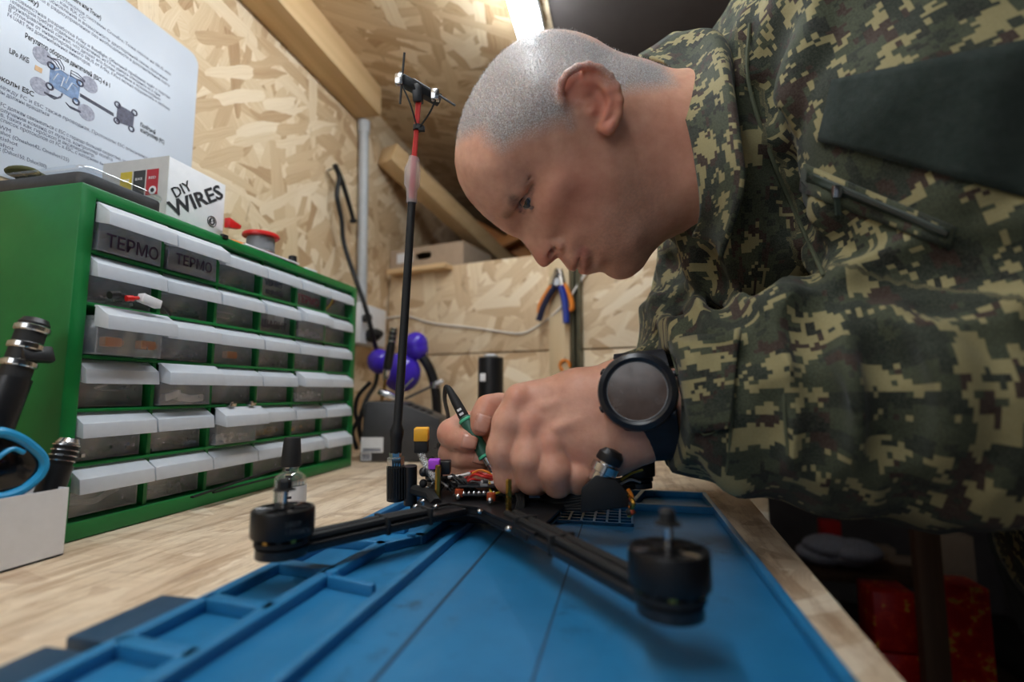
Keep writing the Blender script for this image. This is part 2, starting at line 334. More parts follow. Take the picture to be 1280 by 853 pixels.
on_drawer(0, 4, 'ТЕРМО', 'marker_red', .019, .006, .007, .062); on_drawer(0, 3, 'ТЕРМО', 'ink_soft', .013, .010, .020, .040); on_drawer(0, 3, 'клей', 'ink_soft', .012, .012, .006, .040)
on_drawer(1, 3, 'ШАВНТ', 'marker', .017, .006, .007, .060)
# what shows through the fronts
def inside(r, c, y, z, dx=-.0045): d = DR[r, c]; return np.array([d.location.x+dx, d.location.y+y, d.location.z+z])
def coil(name, r, c, m, label, cat, rad, y=0, z=.012, n=3):
    o = inside(r, c, y, z, -.012); pts = [o+np.array([.006*math.sin(3*a)-.01, rad*math.cos(a)*(1+.1*math.sin(2.3*a)), .5*rad*math.sin(a)*.5+.002*k]) for k in range(n) for a in np.linspace(0, 6.28, 20, False)]
    tag(MB().tube(pts, .0013, 6).build(name, M[m]), label, cat)
coil('wire_coil', 5, 0, 'wire_white', 'pale wire coil inside the bottom left drawer', 'wire', .028, 0, .014)
coil('wire_coil', 1, 2, 'wire_white', 'pale wire loop inside the second row third drawer', 'wire', .020, 0, .018, 1)
coil('wire_coil', 3, 0, 'wire_white', 'pale curved wire inside the fourth row first drawer', 'wire', .016, .02, .022, 1)
for k, (r, c, y, z, lab) in enumerate(((2, 0, -.018, .014, 'orange connector at left inside the pulled out third row drawer'), (2, 0, .022, .014, 'orange connector at right inside the pulled out third row drawer'), (2, 2, .0, .014, 'yellow orange connector inside the third row third drawer'))):
    o = inside(r, c, y, z); m = MB().box(o[0]-.006, o[0]+.004, o[1]-.009, o[1]+.009, o[2]-.005, o[2]+.005); m.box(o[0]-.003, o[0]+.001, o[1]+.009, o[1]+.014, o[2]-.003, o[2]+.003)
    tag(m.build('wire_connector', M['orange'], bevel=.0015), lab, 'connector')
for k, (y, z, a) in enumerate(((-.018, .012, .3), (.0, .009, -.2), (.018, .008, .1))):
    o = inside(3, 1, y, z); m = MB(); m.obox(o, (0, math.cos(a), math.sin(a)), (1, 0, 0), (0, -math.sin(a), math.cos(a)), .010, .004, .0045).obox(o+np.array([0, .011*math.cos(a), .011*math.sin(a)]), (0, math.cos(a), math.sin(a)), (1, 0, 0), (0, -math.sin(a), math.cos(a)), .003, .002, .003)
    tag(m.build('plug_housing', M['white'], bevel=.0008), ['white plug housing at left inside the fourth row second drawer', 'white plug housing in the middle of the fourth row second drawer', 'white plug housing at right inside the fourth row second drawer'][k], 'plug')
o = inside(1, 3, .012, .026); tag(MB().box(o[0]-.012, o[0]+.004, o[1]-.011, o[1]+.011, o[2]-.01, o[2]+.008).build('paper_packet', M['white'], bevel=.001), 'small cream packet inside the marked second row drawer', 'packet')
HEAP = [((1, 0), 'pale wires', 'second row first', 'wire_white'), ((1, 1), 'grey bits', 'second row second', 'grey'), ((2, 1), 'dark bits', 'third row second', 'dark_grey'), ((2, 3), 'dark bits', 'third row fourth', 'dark_grey'), ((3, 4), 'pale bits', 'fourth row fifth', 'wire_white'), ((4, 0), 'grey screws', 'fifth row first', 'chrome'), ((4, 1), 'grey screws', 'fifth row second', 'chrome'),
        ((4, 3), 'brass bits', 'fifth row fourth', 'brass'), ((4, 4), 'brass bits', 'fifth row fifth', 'brass'), ((5, 1), 'grey bits', 'bottom row second', 'grey'), ((0, 2), 'grey bits', 'top row third', 'grey'), ((1, 4), 'pale bits', 'second row fifth', 'wire_white'), ((4, 2), 'pale bits', 'fifth row third', 'wire_white'), ((2, 4), 'grey bits', 'third row fifth', 'grey')]
for (r, c), what, where, mt in HEAP:
    m = MB()
    for k in range(16):
        o = inside(r, c, R.uniform(-.030, .030), R.uniform(.004, .013), R.uniform(-.018, -.004)); d = np.array([R.uniform(-1, 1), R.uniform(-1, 1), R.uniform(-.3, .3)]); d /= np.linalg.norm(d); m.bar(o-d*.007, o+d*.007, .0036, .0036)
    tag(m.build('loose_parts', M[mt], smooth=False), 'loose '+what+' inside the '+where+' drawer', 'parts', kind='stuff')
# lead hanging out over the third-row drawer
o = DR[2, 0].location; base = np.array([o.x+.002, o.y, iz1-pz*2+.006])
ld = empty('battery_lead', base, 'white plug with red and black leads on the third row first drawer', 'connector')
m = MB(); m.obox(base+np.array([.010, .008, .004]), (0, .97, -.2), (1, 0, 0), (0, .2, .97), .012, .0045, .005); under(m.build('plug', M['white'], bevel=.001), ld)
under(MB().tube(spline([base+np.array(q) for q in ((.010, -.006, .005), (.012, -.014, .003), (.011, -.020, .002))]), [.0022]*8+[.0035]*9, 8).build('red_lead', M['red']), ld)
under(MB().tube(spline([base+np.array(q) for q in ((.006, -.010, .004), (.006, -.024, .005), (.006, -.034, .003))]), [.0025]*8+[.0042]*9, 8).build('black_lead', M['black']), ld)
under(MB().tube(spline([base+np.array(q) for q in ((.010, .020, .001), (.011, .028, -.002), (.012, .034, -.009))]), .0016, 6).build('tail', M['black']), ld)
o = DR[0, 5].location; b2 = np.array([o.x+.004, o.y-DW/2+.002, o.z+.004])
ld = empty('wire_ends', b2, 'brown and yellow wire ends poking out beside the top right drawer', 'wire')
under(MB().tube(spline([b2, b2+np.array((.008, .006, .012)), b2+np.array((.012, .018, .026))]), .0016, 6).build('brown_wire', plain('brown_wire', S(110, 60, 40), .4)), ld)
under(MB().tube(spline([b2+np.array((0, -.002, 0)), b2+np.array((.008, .001, .010)), b2+np.array((.012, .004, .022))]), .0013, 6).build('yellow_wire', M['wire_yellow']), ld)
o = np.array(DR[4, 2].location); 
for k, dy in enumerate((-.018, .020)):
    q = o+np.array([.004, dy, DH+.001]); m = MB().box(q[0]-.004, q[0]+.004, q[1]-.006, q[1]+.006, q[2], q[2]+.004).box(q[0]-.002, q[0]+.002, q[1]-.003, q[1]+.002, q[2]+.004, q[2]+.0065)
    tag(m.build('metal_clip', M['chrome'], bevel=.0006), ['small metal clip at left on the fifth row third drawer', 'small metal clip at right on the fifth row third drawer'][k], 'clip')
# black strip leaning across the bottom row
st = MB(); a, b = onx(240, 622, CX+.012), onx(355, 583, CX+.014); st.bar(a, b, .002, .005, (1, 0, 0)); st.bar(a+np.array([0.003, .03, -.0]), b+np.array([.003, .02, -.012]), .002, .004, (1, 0, 0))
tag(st.build('cable_strip', M['matt_black']), 'thin black strap leaning across the bottom row of drawers', 'strap')
# ============================================================ poster
PX = WX+.0016
t = NT('laminated_paper'); t.p(Base_Color=t.ramp(t.noise(t.obj(), 6, 4), [(.3, S(186, 194, 206)), (.7, S(198, 205, 216))]), Roughness=.32); M['paper_gloss'] = t.m
c_tr = onx(248, 82, PX); yr, ztp = c_tr[1], onx(200, 34, PX)[2]
poster = empty('printed_poster', (PX, yr-.2, ztp-.2), 'laminated white sheet of printed text and a wiring diagram on the wall', 'poster')
rc = .018; pl = [(yr-.55, ztp)]+[(yr-rc+rc*math.sin(a), ztp-rc+rc*math.cos(a)) for a in np.linspace(0, math.pi/2, 7)]+[(yr, ztp-.33), (yr-.55, ztp-.33)]
under(MB().prism(pl, (WX+.0006, 0, 0), (0, 1, 0), (0, 0, 1), (1, 0, 0), .001).build('sheet', M['paper_gloss'], smooth=False), poster)
LN = [((50, -44), (126, 25), 'Приёмники (Crossfire или Tracer)', 1), ((20, -58), (213, 95), 'Один из радиопротоколов системы Crossfire. Тоже похож на SBUS, или', 0), ((60, -12), (107, 24), 'нет, как RX CC', 0),
      ((30, -38), (209, 102), 'Скорость обновления и возможность двусторонней связи, получения', 0), ((20, -28), (212, 109), 'телеметрии в радиоуправлении без необходимости в дополнительном порту', 0), ((-2, -30), (48, 9), 'F.Port (FrSky)', 1),
      ((18, -8), (212, 125), 'Совместная разработка FrSky и Betaflight. Обычный приёмник идёт с портом', 0), ((12, 0), (200, 121), 'телеметрии требует отдельных подключений, но F.Port удалось объединить их в один', 0), ((11, 5), (200, 128), 'двунаправленный сигнал, что делает его более удобным в использовании', 0),
      ((10, 11), (212, 140), 'В отличие от инвертированного SBUS от FrSky, F.Port можно подключить к любому', 0), ((9, 18), (113, 84), 'F4 UART без дополнительных инверторов.', 0), ((31, 45), (137, 110), 'Регулятор оборотов двигателей (ESC) 4 в 1', 1), ((11, 67), (36, 80), 'LiPo АКБ', 1),
      ((-30, 84), (42, 121), 'Протоколы ESC', 1), ((-30, 88), (184, 201), 'Связь между FC и ESC также проводная. Протоколы ESC описывают', 0), ((-30, 97), (61, 146), 'как моторы должны вращаться', 0), ((0, 132), (160, 206), 'FC должен связываться с ESC с гораздо большей скоростью, чем', 0),
      ((-30, 122), (140, 206), 'прямо получения команд от пульта, контроллер полёта', 0), ((-30, 130), (118, 198), 'датчиков, таких как гироскоп и акселерометр.', 0), ((0, 150), (130, 208), 'список протоколов от FC к ESC, с которыми вы', 0), ((-6, 158), (13, 166), 'PWM', 0), ((-14, 160), (86, 203), 'Oneshot (Oneshot42, Oneshot125)', 0),
      ((-16, 169), (22, 183), 'Multishot', 0), ((-16, 177), (17, 188), 'Proshot', 0), ((-16, 183), (58, 210), 'Dshot (Dshot150, Dshot300)', 0), ((175, 158), (194, 168), 'Полётный', 1), ((175, 164), (205, 180), 'контроллер (FC)', 1)]
ZL = [.679, .6685, .6620, .6555, .6485, .6385, .6285, .6222, .6158, .6092, .6025, .589, .559, .520, .5105, .5040, .4895, .4830, .4770, .4710, .462, .456, .449, .4415, .4355, .557, .549]
for (a, b, s, bd_), zz in zip(LN, ZL):
    A, B = onx(*a, PX), onx(*b, PX)
    text(s, 'printed_line', M['ink' if bd_ else 'ink_soft'], (PX+.0002, A[1], zz), (0, 1, 0), (0, 0, 1), B[1]-A[1], .0092 if bd_ else .0070, poster, bold=.0002 if bd_ else 0, th=.00005)
M['print_blue'] = plain('printed_blue', S(108, 134, 172), .5, scale=200, var=.3); M['print_grey'] = plain('printed_grey', S(150, 152, 168), .5, scale=300, var=.3); M['print_dark'] = plain('printed_dark', S(80, 80, 98), .5, scale=300, var=.35); M['print_tan'] = plain('printed_tan', S(205, 165, 120), .5)
def flat(poly, name, m, lift=.0003):
    q = [onx(*p, PX) for p in poly]; o = MB().prism([(v[1], v[2]) for v in q], (PX+lift-.0002, 0, 0), (0, 1, 0), (0, 0, 1), (1, 0, 0), .0002).build(name, M[m], smooth=False); under(o, poster); return o
flat([(63, 79), (101, 103), (97, 128), (61, 106)], 'printed_board', 'print_blue'); flat([(147, 130), (168, 142), (166, 160), (145, 152)], 'printed_board', 'print_dark')
flat([(44, 81), (53, 86), (52, 92), (43, 87)], 'printed_battery', 'print_tan')
for q in ((53, 70), (50, 108), (112, 106), (108, 141)):
    c = onx(*q, PX); under(MB().prism([(c[1]+.011*math.cos(a), c[2]+.011*math.sin(a)) for a in np.linspace(0, 6.28, 17)[:-1]], (PX+.0001, 0, 0), (0, 1, 0), (0, 0, 1), (1, 0, 0), .0002).build('printed_motor', M['print_grey'], smooth=False), poster)
def wirepx(pts, m='print_dark', r=.0006): under(MB().tube([onx(*p, PX+.0002) for p in pts], r, 4).build('printed_wire', M[m]), poster)
for k in (0, 3, 6):
    wirepx([(59, 71-k*.3), (75-k, 75+k*.4), (80-k, 84+k*.2), (80-k, 88)]); wirepx([(55, 116-k*.2), (68+k*.6, 124-k*.3), (76+k*.3, 122-k*.4), (77+k*.2, 117)]); wirepx([(106, 101+k*.3), (97-k*.5, 92+k), (89-k*.2, 88+k), (88, 96)]); wirepx([(101, 141-k*.3), (88-k*.2, 135-k*.4), (82, 128)])
for k in (0, 1.5, 3): wirepx([(100, 117+k), (142, 142+k)])
for c in ((64, 82), (100, 104), (62, 108), (95, 127), (147, 131), (146, 151), (168, 141), (164, 161)):
    p = onx(*c, PX+.0003); under(MB().tube([p+np.array([0, .004*math.cos(a), .004*math.sin(a)]) for a in np.linspace(0, 6.28, 13)], .0012, 4).build('printed_ring', M['print_dark']), poster)
wirepx([(66, 100), (72, 92), (80, 97), (76, 108), (84, 113), (90, 104), (97, 109)], 'paper_gloss', .0009); wirepx([(68, 88), (76, 87), (86, 95), (82, 104)], 'paper_gloss', .0009)
# ============================================================ on the cabinet
TZ = CH
M['clear'] = (lambda t: (t.set(t.out.inputs[0], t.n('MixShader', {0: .16, 1: t.n('BsdfTransparent', {0: (.93, .95, .97, 1)}), 2: t.n('BsdfGlossy', {0: (1, 1, 1, 1), 1: .08})})), t.m)[1])(NT('clear_plastic'))
ty1 = onx(205, 255, -.55)[1]
tray = empty('parts_case', (-.63, (.387+ty1)/2, TZ), 'flat dark plastic case with clear lid on the green cabinet', 'case')
def rrect(x0, x1, y0, y1, r, n=5):
    return [(cx+r*math.cos(a0+a), cy+r*math.sin(a0+a)) for cx, cy, a0 in ((x1-r, y1-r, 0), (x0+r, y1-r, math.pi/2), (x0+r, y0+r, math.pi), (x1-r, y0+r, 1.5*math.pi)) for a in np.linspace(0, math.pi/2, n)]
def slab(rr, z0, z1, grow=0): return MB().prism(rr, (0, 0, z0), (1, 0, 0), (0, 1, 0), (0, 0, 1), z1-z0)
under(slab(rrect(-.70, -.549, .388, ty1, .012), TZ+.0002, TZ+.015).build('case_base', M['dark_grey'], bevel=.002), tray)
under(slab(rrect(-.702, -.546, .386, ty1+.001, .013), TZ+.0152, TZ+.0215).build('clear_lid', M['clear'], bevel=.002), tray)
t = NT('olive_cloth'); cc = t.ramp(t.noise(t.obj(), 60, 4), [(.4, S(70, 72, 40)), (.6, S(126, 118, 66))], 'CONSTANT'); t.p(Base_Color=cc, Roughness=.9); M['olive'] = t.m
oc = onx(25, 212, -.62); ol = MB()
for k in range(5): ol.ball((-.655+R.uniform(-.01, .01), .40+.016*k, TZ+.0285+R.uniform(-.001, .002)), .011, sc=(1.8, 1.2, .55))
tag(ol.build('cloth_pouch', M['olive']), 'olive mottled cloth pouch lying on the dark case', 'pouch')
# box of wires
bx0, by0, by1 = -.585, onx(209, 240, -.585)[1], onx(282, 240, -.585)[1]; bz1 = onx(214, 196, -.585)[2]
wb_ = empty('wire_box', (bx0-.055, (by0+by1)/2, TZ), 'white carton of hook-up wires lettered in black behind the dark case', 'box')
by0 = max(by0, ty1+.003)
under(MB().box(bx0-.11, bx0, by0, by1, TZ+.0002, bz1).build('carton', M['white'], bevel=.0015), wb_)
M['grey_card'] = plain('grey_card', S(196, 194, 190), .6, var=.05)
under(MB().box(bx0-.11, bx0+.0005, by0-.0012, by0-.0002, TZ+.001, bz1).build('end_panel', M['grey_card']), wb_)
p_ = lambda q: onx(*q, bx0+.0006)
def wtext(s, a, b, sz, bold):
    A, B = p_(a), p_(b); e = (B-A); L = np.linalg.norm(e); e /= L; up = np.array([0, -e[2], e[1]]); text(s, 'box_lettering', M['ink'], A, e, up, L, sz, wb_, bold)
wtext('DIY', (219, 248), (241, 237), .019, .0001); wtext('WIRES', (217, 271), (281, 247), .028, .0006)
c = p_((265, 277)); under(MB().tube([c+np.array([0, .0075*math.cos(a), .0075*math.sin(a)]) for a in np.linspace(0, 6.284, 25)], .0006, 5).build('printed_ring', M['ink']), wb_); under(MB().lathe([(.0052, -.0002), (.0052, .0003)], 20, c, (1, 0, 0)).build('printed_mark', M['ink']), wb_)
text('5', 'printed_digit', M['white'], c+np.array([.0004, -.0022, -.003]), (0, 1, 0), (0, 0, 1), None, .009, wb_, .0002)
M['card_yellow'] = plain('printed_yellow', S(205, 180, 50), .5); M['card_black'] = plain('printed_black', S(52, 52, 50), .5); M['card_red'] = plain('printed_red', S(176, 36, 46), .5)
hb = bz1-TZ
for k, (m, x, lab) in enumerate((('card_red', -.024, 'RED'), ('card_black', -.046, 'BLACK'), ('card_yellow', -.068, 'YELLOW'))):
    x = bx0+x; under(MB().box(x-.0095, x+.0095, by0-.0019, by0-.0013, bz1-.052, bz1-.0165).build('colour_patch', M[m], smooth=False), wb_)
    text(lab, 'patch_lettering', M['white'], (x-.006, by0-.0021, bz1-.030), (1, 0, 0), (0, 0, 1), .012, .005, wb_)
under(MB().lathe([(.006, 0), (.006, .0006)], 16, (bx0-.022, by0-.0016, bz1-.046), (0, -1, 0)).build('patch_dot', M['white']), wb_); under(MB().lathe([(.003, 0), (.003, .0010)], 16, (bx0-.022, by0-.0016, bz1-.046), (0, -1, 0)).build('patch_dot', M['ink']), wb_)
# solder reel on a white card, cap, scrap
A = onx(305, 300, -.552); B = onx(372, 326, -.545)
tag(MB().prism([(-.59, A[1]), (-.545, A[1]-.004), (-.541, B[1]), (-.60, B[1]+.01)], (0, 0, TZ+.0003), (1, 0, 0), (0, 1, 0), (0, 0, 1), .003).build('white_card', M['white'], bevel=.0006), 'white card lying under the red solder reel', 'card')
sc_ = onx(326, 303, -.568); sz_ = TZ+.0035; rr = 20*.62/620*.93
reel = empty('solder_reel', (-.568, sc_[1], sz_), 'red reel of grey solder wire standing on the green cabinet', 'reel')
rr = .0205
under(MB().lathe([(rr*.92, 0), (rr*.92, .003), (rr*.45, .003), (rr*.45, .027), (rr*1.28, .027), (rr*1.34, .028), (rr*1.34, .031), (rr*1.26, .033), (rr*.5, .0325), (.0045, .030), (.0045, 0.001)], 36, (-.568, sc_[1], sz_)).build('spool', M['red']), reel)
t = NT('solder_wire'); wv = t.n('TexWave', {'Vector': t.obj(), 'Scale': 320., 'Distortion': .6}, bands_direction='Z'); t.p(Base_Color=S(150, 150, 150), Metallic=.8, Roughness=.35, Normal=t.bump(wv.outputs[1], .6, .0006)); 
pr = [(rr*.5, .0032)]+[(rr*(.98+.015*(k % 2)), .0032+.0235*k/28) for k in range(29)]+[(rr*.5, .0267)]
under(MB().lathe(pr, 32, (-.568, sc_[1], sz_)).build('solder_winding', t.m), reel)
under(MB().lathe([(rr*1.0+.0004, .006), (rr*1.0+.0004, .024)], 40, (-.568, sc_[1], sz_)).build('hub', M['grey']), reel)
rp = onx(290, 283, -.57); tag(MB().prism([(0, .011), (0, -.004), (.022, 0.0), (.024, .006)], (-.575, rp[1]-.010, rp[2]-.001), (0, 1, 0), (0, 0, 1), (1, 0, 0), .010).build('plastic_clip', M['red'], bevel=.001), 'red plastic wedge beside the solder reel', 'clip')
rp = onx(303, 292, -.56); m = MB().bar((-.562, rp[1]-.022, TZ+.004), (-.560, rp[1]+.012, TZ+.005), .010, .006)
tw = empty('orange_pen', (-.562, rp[1], TZ), 'orange and black marker lying in front of the red wedge', 'pen'); under(m.build('barrel', M['orange'], bevel=.002), tw)
for k in range(3): under(MB().bar((-.561, rp[1]+.001+.004*k, TZ+.0046), (-.561, rp[1]+.003+.004*k, TZ+.0047), .0108, .0068).build('band', M['ink'], bevel=.001), tw)
c = onx(366, 320, -.553); tag(MB().lathe([(.0072, 0), (.0068, .011), (.0055, .0125), (0, .0125)], 18, (-.553, c[1], TZ+.0034)).build('screw_cap', M['black']), 'small black cap on the end of the white card', 'cap')
c = onx(386, 336, -.555); tag(MB().prism([(-.012, -.02), (.008, -.016), (.010, .014), (-.004, .024), (-.014, .01)], (-.557, c[1], TZ+.0004), (1, 0, 0), (0, 1, 0), (.05, 0, 1), .004).build('paper_scrap', M['white'], bevel=.001), 'white paper scrap on the far end of the cabinet', 'paper')
c = onx(281, 300, CX); tag(MB().box(CX-.004, CX+.0016, c[1]-.005, c[1]+.005, CH-.003, CH+.003).build('black_clip', M['black'], bevel=.0008), 'tiny black clip on the top edge of the green cabinet', 'clip')
# ============================================================ on the left wall
con = empty('cable_conduit', onx(452, 395, WX), 'grey corrugated conduit running up the board wall', 'conduit')
a, b = onx(452, 405, WX+.017), onx(455, 158, WX+.017); n = 74; L = np.linalg.norm(b-a)
pr = [(.0145 if k % 2 else .0118, L*k/(2*n)) for k in range(2*n+1)]
M['conduit'] = plain('grey_conduit', S(176, 178, 180), .5, var=.05)
under(MB().lathe(pr, 16, a, b-a).build('corrugated_tube', M['conduit'], ang=80), con); under(MB().lathe([(.0165, 0), (.0165, .035), (.012, .036)], 18, b-np.array([0, 0, .02]), (0, 0, 1)).build('end_sleeve', M['conduit']), con)
jb = onx(470, 400, WX+.02); jbx = empty('socket_box', (WX, jb[1], jb[2]), 'white wall socket box behind the far end of the cabinet', 'socket')
z1, z0, y0, y1 = onx(462, 382, WX+.04)[2], onx(462, 432, WX+.04)[2], onx(448, 400, WX+.04)[1], onx(481, 400, WX+.04)[1]
under(MB().box(WX+.0005, WX+.045, y0, y1, z0, z1).build('box', M['white'], bevel=.004), jbx)
c = onx(463, 420, WX+.05); plg = empty('power_plug', c, 'black plug pushed into the white socket box', 'plug')
under(MB().lathe([(.018, -.004), (.020, .008), (.016, .026), (.008, .040)], 18, c, (1, -.3, .1)).build('plug_body', M['black']), plg)
under(MB().lathe([(.010, .0), (.010, .020)], 14, onx(455, 398, WX+.046), (1, -.2, 0)).build('switch', M['dark_grey']), plg)
pts = [onx(418, 206, WX+.03), onx(424, 222, WX+.03), onx(421, 245, WX+.03), onx(427, 275, WX+.03), onx(430, 305, WX+.03), onx(443, 345, WX+.06), onx(457, 385, WX+.09), onx(466, 420, WX+.095), onx(472, 448, WX+.07), onx(470, 478, WX+.06), onx(458, 500, WX+.085), onx(449, 530, WX+.075), onx(452, 552, WX+.07)]
hc = empty('hanging_cable', pts[0], 'black cable hung on a nail on the left wall', 'cable')
under(MB().tube(spline(pts), .0058, 8).build('cable', M['matt_black']), hc); under(MB().tube(spline([onx(419, 206, WX+.028), onx(428, 228, WX+.024), onx(440, 268, WX+.022), onx(442, 278, WX+.02)]), [.006]*20+[.010]*5, 8).build('loose_end', M['matt_black']), hc)
tag(MB().tube([onx(408, 214, WX-.005), onx(421, 209, WX+.035)], .0018, 6).build('nail', M['dark_grey']), 'nail in the left wall holding the black cable', 'nail')
# ============================================================ on the partition
q0 = back(487, 341, .045); q1 = back(560, 332, .045); L = (q1[0]-q0[0])/bd[0]
a = np.array([q0[0], Yb(q0[0]), ztop-.008])+bn*.022; tag(MB().obox(a+bd*L/2, bd, bn, (0, 0, 1), L/2, .024, .007).build('shelf_strip', M['timber_x'], bevel=.001), 'short pale wood strip along the top of the low partition', 'plank')
M['carton'] = plain('brown_carton', S(172, 150, 128), .75, var=.06)
cb0, cb1 = back(488, 322, .0), back(579, 322, .0); Lc = (cb1[0]-cb0[0])/bd[0]; zc1 = back(579, 301, .0)[2]; zc0 = ztop+.0005
bo = np.array([cb0[0], Yb(cb0[0]), 0]); car = empty('carton_box', bo+bd*Lc/2+np.array([0, 0, zc0]), 'shallow brown carton with a hand hole on top of the partition', 'box')
h_ = zc1-zc0; m = MB(); hx0, hx1 = Lc*.36, Lc*.58; hz0, hz1 = h_*.42, h_*.76
ov = [((hx0+hx1)/2+(hx1-hx0)/2*max(-1, min(1, 1.3*math.cos(a))), (hz0+hz1)/2+(hz1-hz0)/2*math.sin(a)) for a in np.linspace(0, 2*math.pi, 24, False)]
out = [(Lc, h_*.5), (Lc, h_), (Lc*.5, h_), (0, h_), (0, h_*.5), (0, 0), (Lc*.5, 0), (Lc, 0)]
vo_ = [bo+bd*p[0]+np.array([0, 0, zc0+p[1]]) for p in ov]; vi = [q-bn*.008 for q in vo_]; vx = [bo+bd*p[0]+np.array([0, 0, zc0+p[1]]) for p in out]
fs = []
for k in range(8):
    i0 = 3*k; fs += [(24*2+k, 24*2+(k+1) % 8, (i0+3) % 24), (24*2+k, (i0+3) % 24, (i0+2) % 24), (24*2+k, (i0+2) % 24, (i0+1) % 24), (24*2+k, (i0+1) % 24, i0)]
fs += [(i, (i+1) % 24, 24+(i+1) % 24, 24+i) for i in range(24)]; dp = .18
vb = [q-bn*dp for q in vx]; fs += [(48+k, 48+(k+1) % 8, 56+(k+1) % 8, 56+k) for k in range(8)]+[tuple(range(56, 64))]
m.add(vo_+vi+vx+vb, fs); under(m.build('carton', M['carton'], smooth=False), car)
q0, q1 = back(496, 330, .001), back(516, 315, .001); c_ = (q0+q1)/2; under(MB().obox(c_, bd, bn, (0, 0, 1), abs(q1[0]-q0[0])/2, .0005, abs(q1[2]-q0[2])/2).build('paper_label', M['white'], smooth=False), car)
tag(MB().tube(spline([back(478, 399, .03), back(490, 397, .008), back(512, 396, .008), back(540, 404, .008), back(600, 411, .008), back(648, 417, .008), back(672, 408, .008), back(692, 393, .030), back(712, 372, .030), back(730, 345, .012), back(742, 330, .008)]), .0032, 8).build('white_cable', M['cable_white']), 'thin white cable sagging across the low partition', 'cable')
# pliers
M['steel_blue'] = plain('blue_grip', S(24, 52, 150), .35); M['navy'] = plain('navy_grip', S(28, 34, 62), .4)
def bk(px, py, off=.042): return back(px, py, off)
pli = empty('cutting_pliers', bk(697, 350), 'steel pliers with blue and orange grips hung on the upright batten', 'pliers')
for s, pts in ((0, ((690, 357), (694, 343), (696, 336))), (1, ((703, 357), (701, 345), (700, 337)))):
    under(MB().tube(spline([bk(*p) for p in pts]), np.linspace(.010, .006, 17), 8).build('jaw', M['chrome']), pli)
under(MB().lathe([(.010, -.007), (.010, .007)], 16, bk(697, 353), bn).build('pivot', M['chrome']), pli)
for o_pts, i_pts, mi in ((((692, 354), (684, 366), (676, 380), (674, 390), (677, 395)), ((694, 358), (686, 370), (679, 384), (675, 396), (673, 401)), 'navy'), (((702, 352), (709, 362), (714, 376), (715, 385), (711, 388)), ((701, 358), (705, 372), (707, 388), (708, 404)), 'steel_blue')):
    g = under(MB().tube(spline([bk(*p) for p in o_pts]), .0065, 8).build('handle', M['orange']), pli)
    under(MB().tube(spline([bk(*p, .050) for p in i_pts]), .0085, 8).build('grip', M[mi]), pli)
tag(MB().tube([bk(698, 341, .0), bk(698, 340, .06)], .0022, 6).build('nail', M['chrome']), 'nail holding the pliers on the upright batten', 'nail')
hk = empty('cup_hook', bk(706, 455, .031), 'orange ring hook on the upright batten below the pliers', 'hook')
c = bk(706, 457, .034); under(MB().tube([c+bd*.013*math.cos(a)+np.array([0, 0, .013*math.sin(a)]) for a in np.linspace(-.3, 4.3, 20)], .0038, 8).build('ring', M['orange']), hk); under(MB().tube([c+np.array([0, 0, .013])+bn*.002, c+np.array([0, 0, .020])-bn*.004], .0018, 6).build('screw', M['dark_grey']), hk)
# ============================================================ back of the bench
D = 1.0
st = empty('solder_station', onz(500, 584), 'dark grey soldering station with a slanted top at the back of the bench', 'soldering station')
b0 = onz(449, 578); dS = (b0-C0)@FW
def Q(px, py, d=0): return P(px, py, dS+d)
poly = [Q(449, 578), Q(455, 506), Q(459, 502), Q(498, 503), Q(549, 524), Q(551, 578)]; z0 = .0006
fr = [np.array([*p[:2], max(p[2], z0)]) for p in poly]; fr[0][2] = fr[-1][2] = z0; bkv = np.array([FW[0], FW[1], 0]); bkv /= np.linalg.norm(bkv); bk_ = [p+bkv*.13 for p in fr]
n = 6; under(MB().add(fr+bk_, [tuple(range(n))[::-1], tuple(range(n, 2*n))]+[(i, (i+1) % n, n+(i+1) % n, n+i) for i in range(n)]).build('housing', M['dark_grey'], bevel=.004), st)
e1 = (fr[4]-fr[3]); Ls = np.linalg.norm(e1); e1 /= Ls; nn = np.cross(bkv, e1); nn = nn if nn[2] > 0 else -nn
for i in range(3):
    for j in range(4):
        c = fr[3]+e1*(.018+.016*j)+bkv*(.020+.018*i)+nn*.0006; under(MB().obox(c, e1, bkv, nn, .0048, .0022, .0012).build('vent_slot', M['matt_black']), st)
c = fr[3]+bkv*.03+nn*.004; under(MB().obox(c-e1*.03, e1, bkv, nn, .022, .02, .006).build('rest_holder', M['chrome'], bevel=.002), st)
fn = -bkv
for k, (x0, y0_, x1, y1_) in enumerate(((451, 547, 479, 566), (451, 567, 464, 576))):
    a, b = Q(x0, y0_, -.0015), Q(x1, y1_, -.0015); c = (a+b)/2; sx = np.linalg.norm((b-a)[:2])/2; sy = abs(a[2]-b[2])/2
    sk = MB().obox(c, RT, bkv, (0, 0, 1), sx, .0004, sy).build('sticker', M['white'], smooth=False); under(sk, st)
    for i in range(3 if k else 2): 
        ln = MB().obox(c+np.array([0, 0, (-sy*.75+i*sy*.22) if not k else sy*(.5-i*.5)])-bkv*.0006, RT, bkv, (0, 0, 1), sx*.8, .0002, .0012).build('printed_line', M['ink_soft'], smooth=False); under(ln, st)
